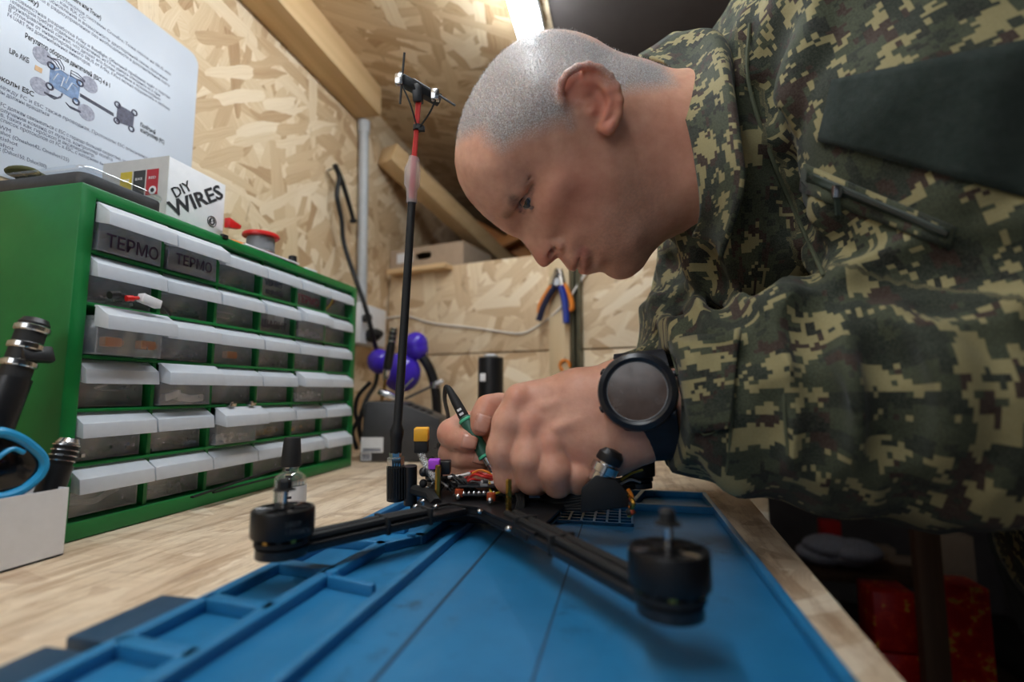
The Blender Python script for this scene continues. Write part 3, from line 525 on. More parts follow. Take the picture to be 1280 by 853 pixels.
# violet lamp head on a gooseneck
M['violet'] = plain('violet_gloss_plastic', S(72, 48, 190), .18, var=.06)
dl = dS+.22; L_ = lambda px, py, o=0: P(px, py, dl+o)
vl = empty('violet_clamp_tool', onz(547, 570), 'violet rounded rubber head on a black bent hose by the partition', 'tool')
m = MB(); 
for (px, py, r, o) in ((520, 430, .031, 0), (521, 436, .030, 0)): m.ball(L_(px, py, o), r)
under(m.build('rounded_head', M['violet']), vl)
m = MB(); m.ball(L_(502, 466, .0), .052, sc=(1.0, .8, 1.0)); under(m.build('lower_bulb', M['violet']), vl); m = MB(); m.ball(L_(474, 452, .02), .033, sc=(1, .8, 1)); under(m.build('side_bulb', M['violet']), vl)
under(MB().tube(spline([L_(519, 441), L_(527, 446), L_(536, 459), L_(543, 480), L_(546, 505), np.array([L_(547, 560)[0], L_(547, 560)[1], .014])]), .0125, 12).build('black_hose', M['black']), vl); under(MB().lathe([(.016, -.012), (.019, 0), (.016, .010)], 16, L_(521, 443), (.4, -.2, -1)).build('hose_collar', M['matt_black']), vl)
under(MB().lathe([(.045, 0), (.045, .010), (.02, .016)], 24, (L_(547, 560)[0], L_(547, 560)[1], .0008)).build('foot', M['matt_black']), vl)
ca = L_(545, 481, -.01); cl = empty('hose_clip', ca, 'grey spring clip gripping the black hose', 'clip'); under(MB().lathe([(.0138, -.007), (.0162, -.007), (.0162, .007), (.0138, .007)], 18, L_(544.5, 482), (.1, 0, 1)).build('clip_ring', M['chrome']), cl)
under(MB().bar(L_(538, 484, -.012), L_(506, 499, -.02), .010, .006).build('clip_arm', M['dark_grey'], bevel=.001), cl); under(MB().bar(L_(546, 480, -.014), L_(553, 476, -.02), .012, .009).build('clip_tip', M['white'], bevel=.001), cl)
def ringed_handle(name, a, b, r, rings, label, extra=True):
    a, b = np.array(a), np.array(b); ax = b-a; L = np.linalg.norm(ax); ax /= L; root = empty(name, a, label, 'handle tool')
    pr = [(r*.8, 0), (r, .06*L), (r, L*.62)]; 
    under(MB().lathe(pr, 18, a, ax).build('handle', M['black']), root)
    z = L*.62
    for k in range(rings):
        h = L*.38/(rings*2.6); under(MB().lathe([(r*.86, z), (r*.86, z+h*1.6)], 18, a, ax).build('groove', M['matt_black']), root); z += h*1.6
        under(MB().lathe([(r*.9, z), (r, z+h*.2), (r, z+h*.8), (r*.9, z+h)], 18, a, ax).build('silver_ring', M['chrome']), root); z += h
    under(MB().lathe([(r*.8, z), (r*.88, z+r*.15), (r*.7, z+r*.5), (0, z+r*.55)], 18, a, ax).build('end_cap', M['black' if extra else 'chrome']), root); return root
hl = ringed_handle('screwdriver', L_(484, 462, -.12), L_(492, 413, -.12), .0105, 3, 'black handled driver with silver rings standing in the station rest')
under(MB().lathe([(.006, 0), (.009, .012), (.009, .022)], 12, L_(482, 474, -.12), L_(484, 462, -.12)-L_(482, 474, -.12)).build('ferrule', M['chrome']), hl); under(MB().tube([L_(477, 503, -.12), L_(482, 474, -.12)], .0035, 8).build('shank', M['brass']), hl)
tag(MB().tube([L_(489, 503, -.14), L_(517, 473, -.13)], .0022, 8).build('steel_tweezers', M['chrome']), 'thin steel pick leaning in the station rest', 'tool')
# loose black leads beside the station
for k, pts in enumerate((((449, 532), (444, 515), (448, 495), (463, 478)), ((446, 562), (441, 540), (452, 520), (468, 508)))):
    tag(MB().tube(spline([P(*p, dS+.05) for p in pts]), .0045, 8).build('black_lead', M['matt_black']), ['upper black lead looping behind the cabinet end', 'lower black lead looping behind the cabinet end'][k], 'cable')
# black can
cb = onz(613, 572); can = empty('black_canister', cb, 'tall black wrapped canister with a small white tag at the partition', 'canister')
rc_ = 16*((cb-C0)@FW)/620; hc_ = P(613, 446, (cb-C0)@FW)[2]
under(MB().lathe([(rc_*.97, .0006), (rc_, .004), (rc_*1.01, hc_*.5), (rc_, hc_-.002), (rc_*.9, hc_), (0, hc_)], 28, (cb[0], cb[1], 0)).build('can', M['black']), can)
under(MB().lathe([(rc_*.55, hc_), (rc_*.6, hc_+.004), (rc_*.3, hc_+.008), (0, hc_+.008)], 20, (cb[0], cb[1], 0)).build('torn_top', M['white']), can)
cp = P(603.5, 472, (cb-C0)@FW-rc_*.9); under(MB().obox(cp, RT, bkv, (0, 0, 1), .0065, .003, .009).build('tag', M['white'], bevel=.001), can)
# flux bottle
fb = onz(360.5, 658); dfb = (fb-C0)@FW; rb = 19.3*dfb/620; zt = lambda py: P(360, py, dfb)[2]
bot = empty('flux_bottle', (fb[0], fb[1], 0), 'small clear bottle with black cap standing behind the nearest motor', 'bottle')
z2 = zt(600); under(MB().lathe([(rb*.9, .0006), (rb, .003), (rb, z2), (rb*.9, z2+.004), (rb*.5, z2+.009), (rb*.5, zt(583)), (rb*.42, zt(583)), (rb*.42, z2+.008), (rb*.85, z2+.002), (rb*.92, z2-.002), (rb*.92, .004), (0, .003)], 28, (fb[0], fb[1], 0)).build('glass', M['clear']), bot)
t = NT('flux_liquid'); t.set(t.out.inputs[0], t.n('MixShader', {0: .45, 1: t.n('BsdfTransparent', {0: (.9, .9, .86, 1)}), 2: t.n('BsdfDiffuse', {0: S(200, 200, 194)})}))
under(MB().lathe([(0, .0035), (rb*.9, .0035), (rb*.9, z2*.9), (0, z2*.9)], 24, (fb[0], fb[1], 0)).build('liquid', t.m), bot)
a0 = math.atan2(-fb[1], -fb[0]); lb = MB(); vs = []; zl0, zl1 = .012, zt(607)
for k in range(19):
    a = a0-.35+2.2*k/18; vs += [(fb[0]+(rb+.0003)*math.cos(a), fb[1]+(rb+.0003)*math.sin(a), zl0), (fb[0]+(rb+.0003)*math.cos(a), fb[1]+(rb+.0003)*math.sin(a), zl1)]
lb.add(vs, [(2*k, 2*k+2, 2*k+3, 2*k+1) for k in range(18)]); under(lb.build('paper_label', M['white']), bot)
for k in range(7):
    z = zl0+.006+.0075*k; vs = []
    for j in range(7):
        a = a0-.30+.40*j/6*(.6+.4*((k*7) % 3)/2); vs += [(fb[0]+(rb+.0006)*math.cos(a), fb[1]+(rb+.0006)*math.sin(a), z), (fb[0]+(rb+.0006)*math.cos(a), fb[1]+(rb+.0006)*math.sin(a), z+.0028)]
    under(MB().add(vs, [(2*j, 2*j+2, 2*j+3, 2*j+1) for j in range(6)]).build('label_print', M['ink']), bot)
under(MB().lathe([(rb*.62, zt(584)), (rb*.64, zt(584)+.002), (rb*.52, zt(550)), (rb*.48, zt(548)), (0, zt(548))], 24, (fb[0], fb[1], 0)).build('cap', M['matt_black']), bot)
# ============================================================ tool carton, lower left
wx1, wy1 = -.508, .372; zt_ = onx(77, 611, wx1)[2]; tb_ = empty('tool_carton', (wx1-.03, .29, 0), 'open white carton of tools at the near end of the cabinet', 'box')
m = MB(); th = .0015
for a in ((wx1-.06, wx1, .20, .20+th), (wx1-.06, wx1, wy1-th, wy1), (wx1-th, wx1, .20+th, wy1-th), (wx1-.06, wx1-.06+th, .20+th, wy1-th)): m.box(*a, .0006, zt_)
m.box(wx1-.06, wx1, .20, wy1, .0006, .002); under(m.build('carton_wall', M['white'], smooth=False), tb_)
def lf(px, py, x=-.535): return onx(px, py, x)
ringed_handle('hobby_knife', lf(-28, 590, -.545), lf(42, 408, -.545), .0135, 3, 'black knife handle with silver rings, tallest in the white carton')
m = MB().obox(lf(46, 443, -.537), *(lambda e: (e, np.cross(e, (0, 1, 0))/np.linalg.norm(np.cross(e, (0, 1, 0))), (0, 1, 0)))(np.array([.6, 0, .25])/.65), .004, .008, .013); tag(m.build('pen_clip', M['black'], bevel=.002), 'black flap clipped under the rings of the tallest handle', 'clip')
ringed_handle('burnishing_handle', lf(58, 625, -.53), lf(84, 556, -.53), .0112, 4, 'shorter black handle with silver end and bands in the white carton', False)
M['cyan_grip'] = plain('blue_rubber_grip', S(38, 148, 200), .35, var=.06); M['gloss_black'] = plain('gloss_black', S(14, 14, 18), .12)
lp = empty('blue_pliers', lf(20, 600, -.52), 'black and bright blue tool grip sticking out of the white carton', 'tool')
pts = [lf(*q, -.520) for q in ((-20, 545), (2, 541), (30, 552), (52, 573), (50, 592), (28, 612), (2, 622), (-20, 622))]
under(MB().tube(spline(pts), .0046, 10).build('blue_edge', M['cyan_grip']), lp)
pi = [lf(*q, -.521) for q in ((-25, 548), (2, 546), (28, 557), (48, 575), (46, 590), (26, 607), (2, 616), (-25, 616))]; m = MB(); n = len(pi); m.add([p+np.array([.0025, 0, 0]) for p in pi]+[p-np.array([.008, 0, 0]) for p in pi], [tuple(range(n)), tuple(range(n, 2*n))[::-1]]+[(i, (i+1) % n, n+(i+1) % n, n+i) for i in range(n)])
under(m.build('black_core', M['gloss_black'], bevel=.0015), lp)
under(MB().tube(spline([lf(*q, -.516) for q in ((-10, 578), (14, 562), (30, 566))]), .002, 8).build('blue_rib', M['cyan_grip']), lp)
# ============================================================ soldering mat
t = NT('blue_silicone'); c = t.obj(); n1 = t.noise(c, 9, 6, .65); n2 = t.noise(c, 38, 5, .7)
col = t.ramp(n1, [(.3, S(24, 104, 152)), (.7, S(42, 126, 178))]); stn = t.ramp(n2, [(.54, (1,)*3), (.68, S(96, 98, 92))]); sc_ = t.ramp(t.noise(c, 11, 3, .5), [(.50, (0,)*3), (.60, (1,)*3)])
col = t.mix(t.math('MULTIPLY', sc_, .75), col, stn, 'MULTIPLY'); dust = t.ramp(t.noise(t.n('Mapping', {0: c, 3: (1, .3, 1)}).outputs[0], 16, 6, .7), [(.5, (0,)*3), (.9, (.35,)*3)])
t.p(Base_Color=t.mix(dust, col, S(120, 150, 170)), Roughness=.42, Normal=t.bump(t.noise(c, 500, 3), .15, .0004)); M['silicone'] = t.m
t = NT('blue_silicone_tab'); t.p(Base_Color=S(34, 66, 92), Roughness=.5); M['silicone_tab'] = t.m
mat = empty('soldering_mat', (-.09, .37, 0), 'blue silicone soldering mat with moulded compartments under the drone', 'mat')
under(slab(rrect(-.285, .107, -.02, .75, .006), .0006, .0030).build('sheet', M['silicone'], bevel=.0005), mat)
zt = .0115
def rail(pts, wd=.007, name='rail'):
    m = MB()
    for a, b in zip(pts[:-1], pts[1:]):
        a, b = np.array(a), np.array(b); e = (b-a)/np.linalg.norm(b-a)*wd*.45; m.bar((*(a-e), (zt+.0028)/2), (*(b+e), (zt+.0028)/2), wd, zt-.0028)
    under(m.build(name, M['silicone'], bevel=.0012), mat)
rail([(-.281, -.015), (-.281, .747)], .009); rail([(-.228, -.015), (-.228, .36), (-.223, .437), (-.199, .47), (-.195, .655)], .011); rail([(-.169, -.015), (-.169, .655)], .008)
for y in (.115, .178, .240, .300, .372, .50): rail([(-.277, y), (-.231, y-.004 if y < .45 else y)], .011)
rail([(-.277, .44), (-.225, .44)]) ; rail([(-.219, .352), (-.183, .345)], .006); rail([(-.195, .54), (-.178, .54)], .006)
rail([(-.281, .745), (.103, .745)]); rail([(-.281, .655), (.103, .655)]); rail([(.104, -.015), (.104, .745)], .006)
rail([(.022, .742), (.006, .66)], .006); rail([(-.07, .742), (-.086, .66)], .006)
for x, y in ((-.222, .356), (-.204, .463)): under(MB().lathe([(.005, .003), (.005, zt), (.004, zt+.002), (0, zt+.0022)], 16, (x, y, 0)).build('post', M['silicone']), mat)
for i in range(9): under(MB().box(-.108+.014*i, -.1055+.014*i, .575, .645, .003, .0065).build('grid_bar', M['silicone']), mat)
for i in range(6): under(MB().box(-.110, .006, .575+.0135*i, .5775+.0135*i, .003, .0062).build('grid_bar', M['silicone']), mat)
for y0, y1 in ((.238, .300), (.150, .228)): under(MB().box(-.318, -.2865, y0, y1, .0006, .0095).build('side_tab', M['silicone_tab'], bevel=.0015), mat)
under(MB().box(-.1295, -.1270, -.01, .655, .003, .0034).build('seam_line', M['silicone_tab'], smooth=False), mat)
under(MB().box(-.050, -.0485, -.01, .655, .003, .0033).build('seam_line', M['silicone_tab'], smooth=False), mat)
# ============================================================ quadcopter
t = NT('carbon_fibre'); q = t.n('Mapping', {0: t.obj(), 2: (0, 0, .785), 3: (400, 400, 400)}).outputs[0]; ck = t.n('TexChecker', {'Vector': q, 'Scale': 1., 1: S(22, 22, 24), 2: S(34, 34, 36)}); t.p(Base_Color=ck.outputs[0], Roughness=.32); M['carbon'] = t.m
t = NT('motor_black'); t.p(Base_Color=S(20, 20, 22), Roughness=.38, Metallic=.3); M['motor'] = t.m
DC = np.array([-.150, .52]); zA = .0305; KM = 1.13
MOT = [tuple(onz(*q, .027)[:2]) for q in ((352, 694), (838, 766), (797, 609), (550, 607))]
dr = empty('quadcopter', (*DC, .003), 'black carbon quadcopter without propellers opened up on the blue mat', 'drone')
PL = [onz(*p, .036)[:2] for p in ((528, 637), (545, 632), (562, 629), (597, 634), (617, 644), (642, 654), (668, 668))]
PL = [tuple(p) for p in PL]+[(-.062, .515), (-.07, .56), (-.13, .60), (-.205, .605), (-.235, .585)]
under(MB().prism(PL, (0, 0, .0335), (1, 0, 0), (0, 1, 0), (0, 0, 1), .0026).build('top_plate', M['carbon'], bevel=.0004, smooth=False), dr)
under(MB().prism([(DC[0]+(x-DC[0])*.96, DC[1]+(y-DC[1])*.96) for x, y in PL], (0, 0, .0250), (1, 0, 0), (0, 1, 0), (0, 0, 1), .0024).build('bottom_plate', M['carbon'], bevel=.0004, smooth=False), dr)
under(MB().prism([(DC[0]+(x-DC[0])*.9, DC[1]+(y-DC[1])*.93) for x, y in PL], (0, 0, .0274), (1, 0, 0), (0, 1, 0), (0, 0, 1), .0061).build('arm_clamp', M['matt_black'], bevel=.0008, smooth=False), dr)
under(MB().box(-.197, -.10, .515, .585, .0118, .0250).build('battery_pad', M['matt_black'], bevel=.003), dr)
for i, (x, y) in enumerate(MOT):
    a = np.array([*DC, zA]); b = np.array([x, y, zA]); d = (b-a)/np.linalg.norm(b-a); sd = np.array([-d[1], d[0], 0])
    arm = MB().bar(a+d*.03, b-d*.010, .022, .0070); under(arm.build('arm', M['carbon'], bevel=.0012), dr)
    for s in (-.0045, .0045): under(MB().tube([a+d*.07+sd*s+np.array([0, 0, .0065]), (a+b)/2+sd*s+np.array([0, 0, .0072]), b-d*.018+sd*s*1.2+np.array([0, 0, .0066])], .0034, 8).build('motor_wire', M['matt_black']), dr)
    for f in (.58, .36): 
        c = a+(b-a)*f; under(MB().obox(c+np.array([0, 0, .003]), d, sd, (0, 0, 1), .0020, .0116, .0078).build('cable_tie', M['matt_black'], bevel=.0012), dr)
    c = b
    under(MB().lathe([(.0165, -.0035), (.0165, .0035), (.014, .0045)], 24, c).build('motor_mount', M['carbon']), dr)
    mo = MB().lathe([(.011, .0045), (.0175, .0060), (.0175, .0095), (.0135, .0100), (.0135, .0125)], 32, c); st_ = under(mo.build('motor_base', M['matt_black']), dr)
    bell = MB().lathe([(.0150, .0122), (.0198, .0128), (.0200, .0140), (.0200, .0320), (.0194, .0338), (.0172, .0338), (.0172, .0326), (.0070, .0326), (.0070, .0350), (0, .0350)], 40, c)
    bl = under(bell.build('motor_bell', M['motor']), dr)
    for k in range(6):
        a_ = k*math.pi/3+.4; e = np.array([math.cos(a_), math.sin(a_), 0]); f_ = np.array([-e[1], e[0], 0]); sp = MB().obox(c+e*.0122+np.array([0, 0, .0334]), e, f_, (0, 0, 1), .0056, .0017, .0010).build('spoke', M['chrome' if k % 2 else 'motor'], bevel=.0004); under(sp, bl) if False else under(sp, dr)
    for k in range(12):
        a_ = k*math.pi/6; e = np.array([math.cos(a_), math.sin(a_), 0]); under(MB().obox(c+e*.0150+np.array([0, 0, .0110]), e, (-e[1], e[0], 0), (0, 0, 1), .002, .0016, .0017).build('stator_tooth', M['brass' if k % 2 else 'matt_black']), dr) if i < 2 else None
    sh = MB().lathe([(.0024, .034), (.0024, .0520)], 14, c); under(sh.build('shaft', M['chrome']), dr)
    under(MB().lathe([(.0072, .0478), (.0072, .0490), (.0048, .0492), (.0046, .0555), (.0030, .0575), (0, .0575)], 6, c).build('prop_nut', M['matt_black'], ang=20), dr)
bpy.context.view_layer.update()
for o in list(dr.children):
    if o.name.split('.')[0] in ('motor_mount', 'motor_base', 'motor_bell', 'spoke', 'stator_tooth', 'shaft', 'prop_nut'):
        me = o.data; n = len(me.vertices); co = np.empty(n*3); me.vertices.foreach_get('co', co); co = co.reshape(-1, 3)
        i = int(np.argmin([np.hypot(*(co[:, :2].mean(0)-np.array(q))) for q in MOT])); c = np.array([*MOT[i], zA]); co = c+(co-c)*np.array([KM, KM, KM*.82])
        me.vertices.foreach_set('co', co.ravel()); me.update()
tx = np.array([*MOT[0], zA]); v = np.array([-tx[0], -tx[1], 0]); v /= np.linalg.norm(v); rtv = np.array([-v[1], v[0], 0])
for k, s in enumerate(('2807', '1300KV')): text(s, 'motor_lettering', M['dark_grey'], tx+v*.0203*KM+rtv*.001+np.array([0, 0, (.0215-.0052*k)]), rtv, (0, 0, 1), None, .0056, dr)
# brass standoffs, screws
for px, py, z1 in ((547, 625, 0), (563, 601, 0), (636, 640, 0), (668, 615, 0)):
    b = onz(px, py, .0361); h = P(px, {547: 582, 563: 571, 636: 600, 668: 590}[px], (b-C0)@FW)[2]; h = max(h, .058)
    under(MB().lathe([(.0030, .0361), (.0030, h-.001), (.0022, h), (0, h)], 6, (b[0], b[1], 0)).build('brass_standoff', M['brass'], ang=20), dr)
for px, py in ((529, 627), (545, 634), (634, 641), (636, 662), (520, 634), (600, 640)):
    b = onz(px, py, .0361); under(MB().ball((b[0], b[1], .0366), .0032, 12, 8, (1, 1, .7)).build('screw', M['chrome']), dr)
# boards
M['pcb'] = plain('dark_circuit_board', S(18, 22, 26), .4, scale=300, var=.5); M['cap'] = plain('red_brown_capacitor', S(170, 70, 36), .35); M['solder'] = M['chrome']; M['purple'] = plain('purple_plug', S(176, 70, 220), .4)
def brd(px0, px1, py, z, dp, th=.0016):
    a, b = onz(px0, py, z), onz(px1, py, z); e = (b-a)/np.linalg.norm(b-a); n_ = np.array([-e[1], e[0], 0]); c = (a+b)/2+n_*dp/2; return c, e, n_, np.linalg.norm(b-a)/2
c, e, n_, hx = brd(566, 632, 619, .0420, .05); under(MB().obox(c, e, n_, (0, 0, 1), hx, .027, .0008).build('speed_controller_board', M['pcb'], bevel=.0002), dr)
c2, e2, n2_, hx2 = brd(572, 626, 609, .0500, .04); under(MB().obox(c2, e2, n2_, (0, 0, 1), hx2, .020, .0008).build('flight_controller_board', M['pcb'], bevel=.0002), dr)
for k in range(8):
    px = 574+6.2*k; b = onz(px, 617-.1*k, .0436); under(MB().ball(b, .0024, 10, 7).build('solder_joint', M['solder']), dr)
for k in range(9):
    p = c2+e2*R.uniform(-.8, .8)*hx2+n2_*R.uniform(-.018, .018); under(MB().obox(p+np.array([0, 0, .0017]), e2, n2_, (0, 0, 1), R.uniform(.002, .005), R.uniform(.002, .004), .0012).build('chip', M[R.choice(['black', 'black', 'grey', 'white'])]), dr)
for px, py in ((574, 621), (614, 626)):
    b = onz(px, py, .0400); under(MB().lathe([(.0046, 0), (.0048, .002), (.0046, .0075), (0, .0075)], 14, b+np.array([0, 0, 0])).build('rubber_grommet', M['cap']), dr); under(MB().ball(b+np.array([-.0, -.0035, .0008]), .0034, 10, 7).build('screw', M['chrome']), dr)
WC = {'r': 'copper_red', 'y': 'wire_yellow', 'k': 'matt_black', 'w': 'wire_white', 'o': 'orange'}
def wire(pts, m, r=.0011): under(MB().tube(spline([P(*p) for p in pts]), r, 6).build('wire', M[WC.get(m, m)]), dr)
d0 = .545
wire([(612, 600, d0), (613, 614, d0-.02), (620, 617, d0-.03), (630, 612, d0-.02), (634, 606, d0)], 'y', .0012)
wire([(580, 606, d0), (592, 594, d0), (604, 596, d0-.01), (616, 600, d0)], 'r', .0016); wire([(578, 603, d0), (590, 590, d0+.01), (605, 593, d0), (618, 596, d0)], 'r', .0016); wire([(575, 610, d0), (588, 600, d0-.01), (600, 601, d0)], 'r', .0014)
wire([(590, 592, d0), (600, 588, d0), (612, 592, d0), (622, 604, d0)], 'o', .0013)
wire([(600, 594, d0+.01), (620, 593, d0+.01)], 'w', .0022); wire([(560, 597, d0), (576, 595, d0), (588, 592, d0)], 'w', .0020); wire([(605, 599, d0), (624, 600, d0)], 'w', .0016)
for k in range(9):
    x = 548+R.uniform(0, 20); wire([(x, R.uniform(596, 614), d0+.02), (x+14, R.uniform(592, 606), d0), (x+26, R.uniform(600, 612), d0-.01), (x+34, 615, d0-.01)], 'k', .0013)
for k in range(7): 
    x = 540+4*k; wire([(x, R.uniform(600, 612), d0+.03), (x+8, R.uniform(598, 604), d0+.01), (x+20, R.uniform(604, 616), d0)], R.choice('wwk'), .0012)
for k in range(6): wire([(540-3*k, 606+4*k, d0+.03), (532-3*k, 622+2*k, d0+.02), (524-2*k, 633, d0+.01), (515, 640, d0)], 'k', .0014)
for k in range(5): wire([(642+k*2, 612, d0-.03), (647+k*2, 625, d0-.05), (644+k*2, 640+k, d0-.06), (640+k, 652, d0-.06)], 'k', .0012)
for k in range(8):
    y = 615+3.4*k; wire([(640, y, d0-.03), (670, y+R.uniform(-3, 5), d0-.02), (700, y+R.uniform(-2, 5), d0-.04), (728, y-3, d0-.05)], 'k', .0024)
wire([(668, 618, d0), (676, 612, d0-.01), (690, 616, d0-.02)], 'w', .005); wire([(712, 622, d0-.02), (722, 616, d0-.03), (726, 624, d0-.04)], 'chrome', .004)
under(MB().obox(P(668, 617, d0-.02), RT, (0, 0, 1), FW, .006, .004, .004).build('blue_component', M['print_blue'], bevel=.0008), dr)
# battery lead with yellow plug, purple plug, foil
under(MB().obox(P(527, 543, .575), RT, (0, 0, 1), FW, .0082, .0075, .006).build('plug_tip', M['yellow'], bevel=.0012), dr); under(MB().obox(P(527, 558, .575), RT, (0, 0, 1), FW, .0078, .0070, .006).build('plug_body', M['matt_black'], bevel=.0012), dr)
under(MB().tube(spline([P(526, 566, .575), P(531, 578, .56), P(538, 590, .54), P(545, 600, .53)]), .0042, 7).build('foil_sleeve', plain('crumpled_foil', S(200, 200, 200), .28, .9, scale=500, bump=1.)), dr)
under(MB().obox(P(543, 580, .54), RT, (0, 0, 1), FW, .006, .005, .005).build('purple_connector', M['purple'], bevel=.001), dr); under(MB().obox(P(552, 584, .55), RT, (0, 0, 1), FW, .010, .007, .006).build('connector_block', M['black'], bevel=.001), dr)
for k in range(7): under(MB().ball(P(533+R.uniform(-6, 12), 600+R.uniform(-10, 8), .54), R.uniform(.003, .006), 8, 6).build('component', M[R.choice(['black', 'matt_black', 'dark_grey'])]), dr)
# aerial holder and mast
dm = .56; hb = P(497, 625, dm); ht = P(497, 583, dm)
hold = MB(); ua = (ht-hb); 
hold.lathe([(.0105, 0), (.0105, np.linalg.norm(ua))], 20, P(495, 625, dm), ua).lathe([(.0075, -.006), (.0075, np.linalg.norm(ua)*.98)], 18, P(513, 624, dm-.004), ua)
under(hold.build('aerial_holder', M['black']), dr)
for k in range(7): 
    p = P(485.5+3.4*k, 625, dm-.0105-(.004*math.sin(k/6*3.14))); under(MB().bar(p+.001*ua/np.linalg.norm(ua), p+ua*.97, .0009, .0012, FW).build('holder_rib', M['matt_black']), dr)
under(MB().tube([P(515, 612, dm-.005), P(538, 618, dm-.03), P(545, 630, dm-.05)], .006, 8).build('holder_strut', M['matt_black']), dr)
mb, mt_ = P(494.5, 566, dm), P(515, 250, dm+.02)
under(MB().lathe([(.0085, 0), (.0095, .003), (.0095, .011), (.0070, .012), (.0070, .017)], 6, P(495, 584, dm), P(494, 560, dm)-P(495, 584, dm)).build('threaded_connector', M['chrome'], ang=20), dr)
mm = MB().tube([mb, P(495.2, 552, dm), P(495.6, 545, dm), P(496.4, 538, dm), P(497, 530, dm), P(505, 410, dm+.01), mt_], [.0066, .0066, .0078, .0078, .0050, .0048, .0046], 12); under(mm.build('aerial_mast', M['matt_black']), dr)
t = NT('clear_shrink'); t.set(t.out.inputs[0], t.n('MixShader', {0: .35, 1: t.n('BsdfTransparent', {0: (.95, .95, .95, 1)}), 2: t.n('BsdfPrincipled', {'Base Color': S(225, 215, 215), 'Roughness': .2})}))
under(MB().tube([P(514.5, 254, dm+.02), P(514.8, 238, dm+.02), P(515, 231, dm+.02), P(515.5, 212, dm+.021), P(517, 202, dm+.021), P(518, 197, dm+.021)], [.0062, .0064, .0095, .0095, .0066, .0064], 12).build('clear_shrink_tube', t.m), dr)
for dx in (-1.4, 1.4): under(MB().tube([P(514.5+dx, 250, dm+.02), P(517+dx, 205, dm+.021), P(520+dx*.6, 170, dm+.022), P(523+dx, 128, dm+.024)], .0022, 8).build('red_lead', M['copper_red']), dr)
under(MB().lathe([(.0052, -.003), (.0052, .003)], 12, P(522, 160, dm+.022), (0, 0, 1)).build('cable_tie', M['matt_black']), dr); under(MB().obox(P(527, 161, dm+.02), RT, UP, FW, .0035, .003, .003).build('tie_head', M['matt_black'], bevel=.0006), dr)
hd = [P(496, 97, dm+.012), P(550, 126, dm+.036)]; under(MB().bar(hd[0], hd[1], .010, .0125).build('aerial_crossbar', M['black'], bevel=.0015), dr); under(MB().bar(P(521, 106, dm+.022), P(523, 129, dm+.024), .011, .012, FW).build('aerial_stem', M['black'], bevel=.0015), dr)
for a, b in (((505.5, 66), (500, 130)), ((517, 99), (569, 132))): under(MB().tube([P(*a, dm+.006), P(*b, dm+.010)], .0013, 8).build('aerial_rod', M['dark_grey']), dr)
for a, b in (((501, 103), (521, 158)), ((546, 122), (524, 160))): under(MB().tube(spline([P(*a, dm+.008), P((a[0]+b[0])/2+2, (a[1]+b[1])/2, dm+.01), P(*b, dm+.018)]), .0010, 6).build('aerial_lead', M['matt_black']), dr)
for q in ((499, 100), (544, 119)): under(MB().obox(P(*q, dm+.008), RT, UP, FW, .0045, .006, .004).build('rod_clamp', M['chrome'], bevel=.001), dr)
# front block with chrome aerial nut beside the wrist
df = .465
m = MB().add([P(725, 642, df), P(788, 634, df), P(786, 618, df), P(770, 600, df), P(745, 594, df), P(727, 610, df)]+[P(727, 636, df+.05), P(786, 630, df+.05), P(785, 615, df+.05), P(769, 598, df+.05), P(745, 592, df+.05), P(729, 608, df+.05)],
     [(0, 1, 2, 3, 4, 5), (11, 10, 9, 8, 7, 6)]+[(i, 6+i, 6+(i+1) % 6, (i+1) % 6) for i in range(6)]); under(m.build('front_block', M['matt_black'], bevel=.002), dr)
ax = P(762, 570, df)-P(748, 600, df); under(MB().lathe([(.0105, -.004), (.0105, .006), (.0132, .007), (.0132, .0145), (.0088, .015), (.0088, .0175)], 20, P(750, 598, df+.012), ax).build('chrome_nut', M['chrome']), dr); under(MB().lathe([(.0122, .0172), (.0128, .019), (.0128, .025), (.009, .030), (0, .0315)], 20, P(750, 598, df+.012), ax).build('aerial_cap', M['black']), dr)
wire([(785, 612, df), (790, 622, df), (788, 634, df), (793, 642, df)], 'o', .0018); wire([(786, 620, df), (792, 630, df-.01), (786, 642, df)], 'brass', .0020); wire([(777, 600, .5), (790, 592, .52), (803, 588, .54)], 'y', .0012); wire([(775, 606, .5), (788, 600, .52), (800, 603, .54)], 'w', .0013)
for k in range(5): under(MB().ball(P(786+R.uniform(-3, 5), 636+R.uniform(-12, 10), df-.005), R.uniform(.002, .0035), 8, 6).build('component', M[R.choice(['brass', 'matt_black', 'cap'])]), dr)
# ============================================================ clutter below the bench edge, right
t = NT('printed_packet'); nz = t.noise(t.obj(), 26, 4, .6); t.p(Base_Color=t.ramp(nz, [(.48, S(196, 26, 26)), (.60, S(226, 52, 32)), (.64, S(240, 176, 64)), (.72, S(160, 84, 30))]), Roughness=.35); M['packet'] = t.m
M['speck'] = plain('speckled_grey_plastic', S(190, 192, 205), .7, scale=160, var=.3)
sh = empty('low_shelf', P(1150, 800, 1.3)*np.array([1, 1, 0])+np.array([0, 0, -1.0]), 'dark wooden shelf of packets below the right bench edge', 'shelf')
c = P(1130, 850, 1.36); zb = c[2]
sx0, sx1, sy0, sy1 = c[0]-.18, c[0]+.35, c[1]-.12, c[1]+.26
under(MB().box(sx0, sx1, sy0, sy1, zb-.06, zb-.035).build('shelf_board', M['timber_dark'], bevel=.002), sh); 
for x in (sx0+.03, sx1-.03): under(MB().box(x-.025, x+.025, sy0, sy0+.05, -1.0, zb-.06).build('leg', M['timber_dark'], bevel=.002), sh); under(MB().box(x-.025, x+.025, sy1-.05, sy1, -1.0, zb-.06).build('leg', M['timber_dark'], bevel=.002), sh)
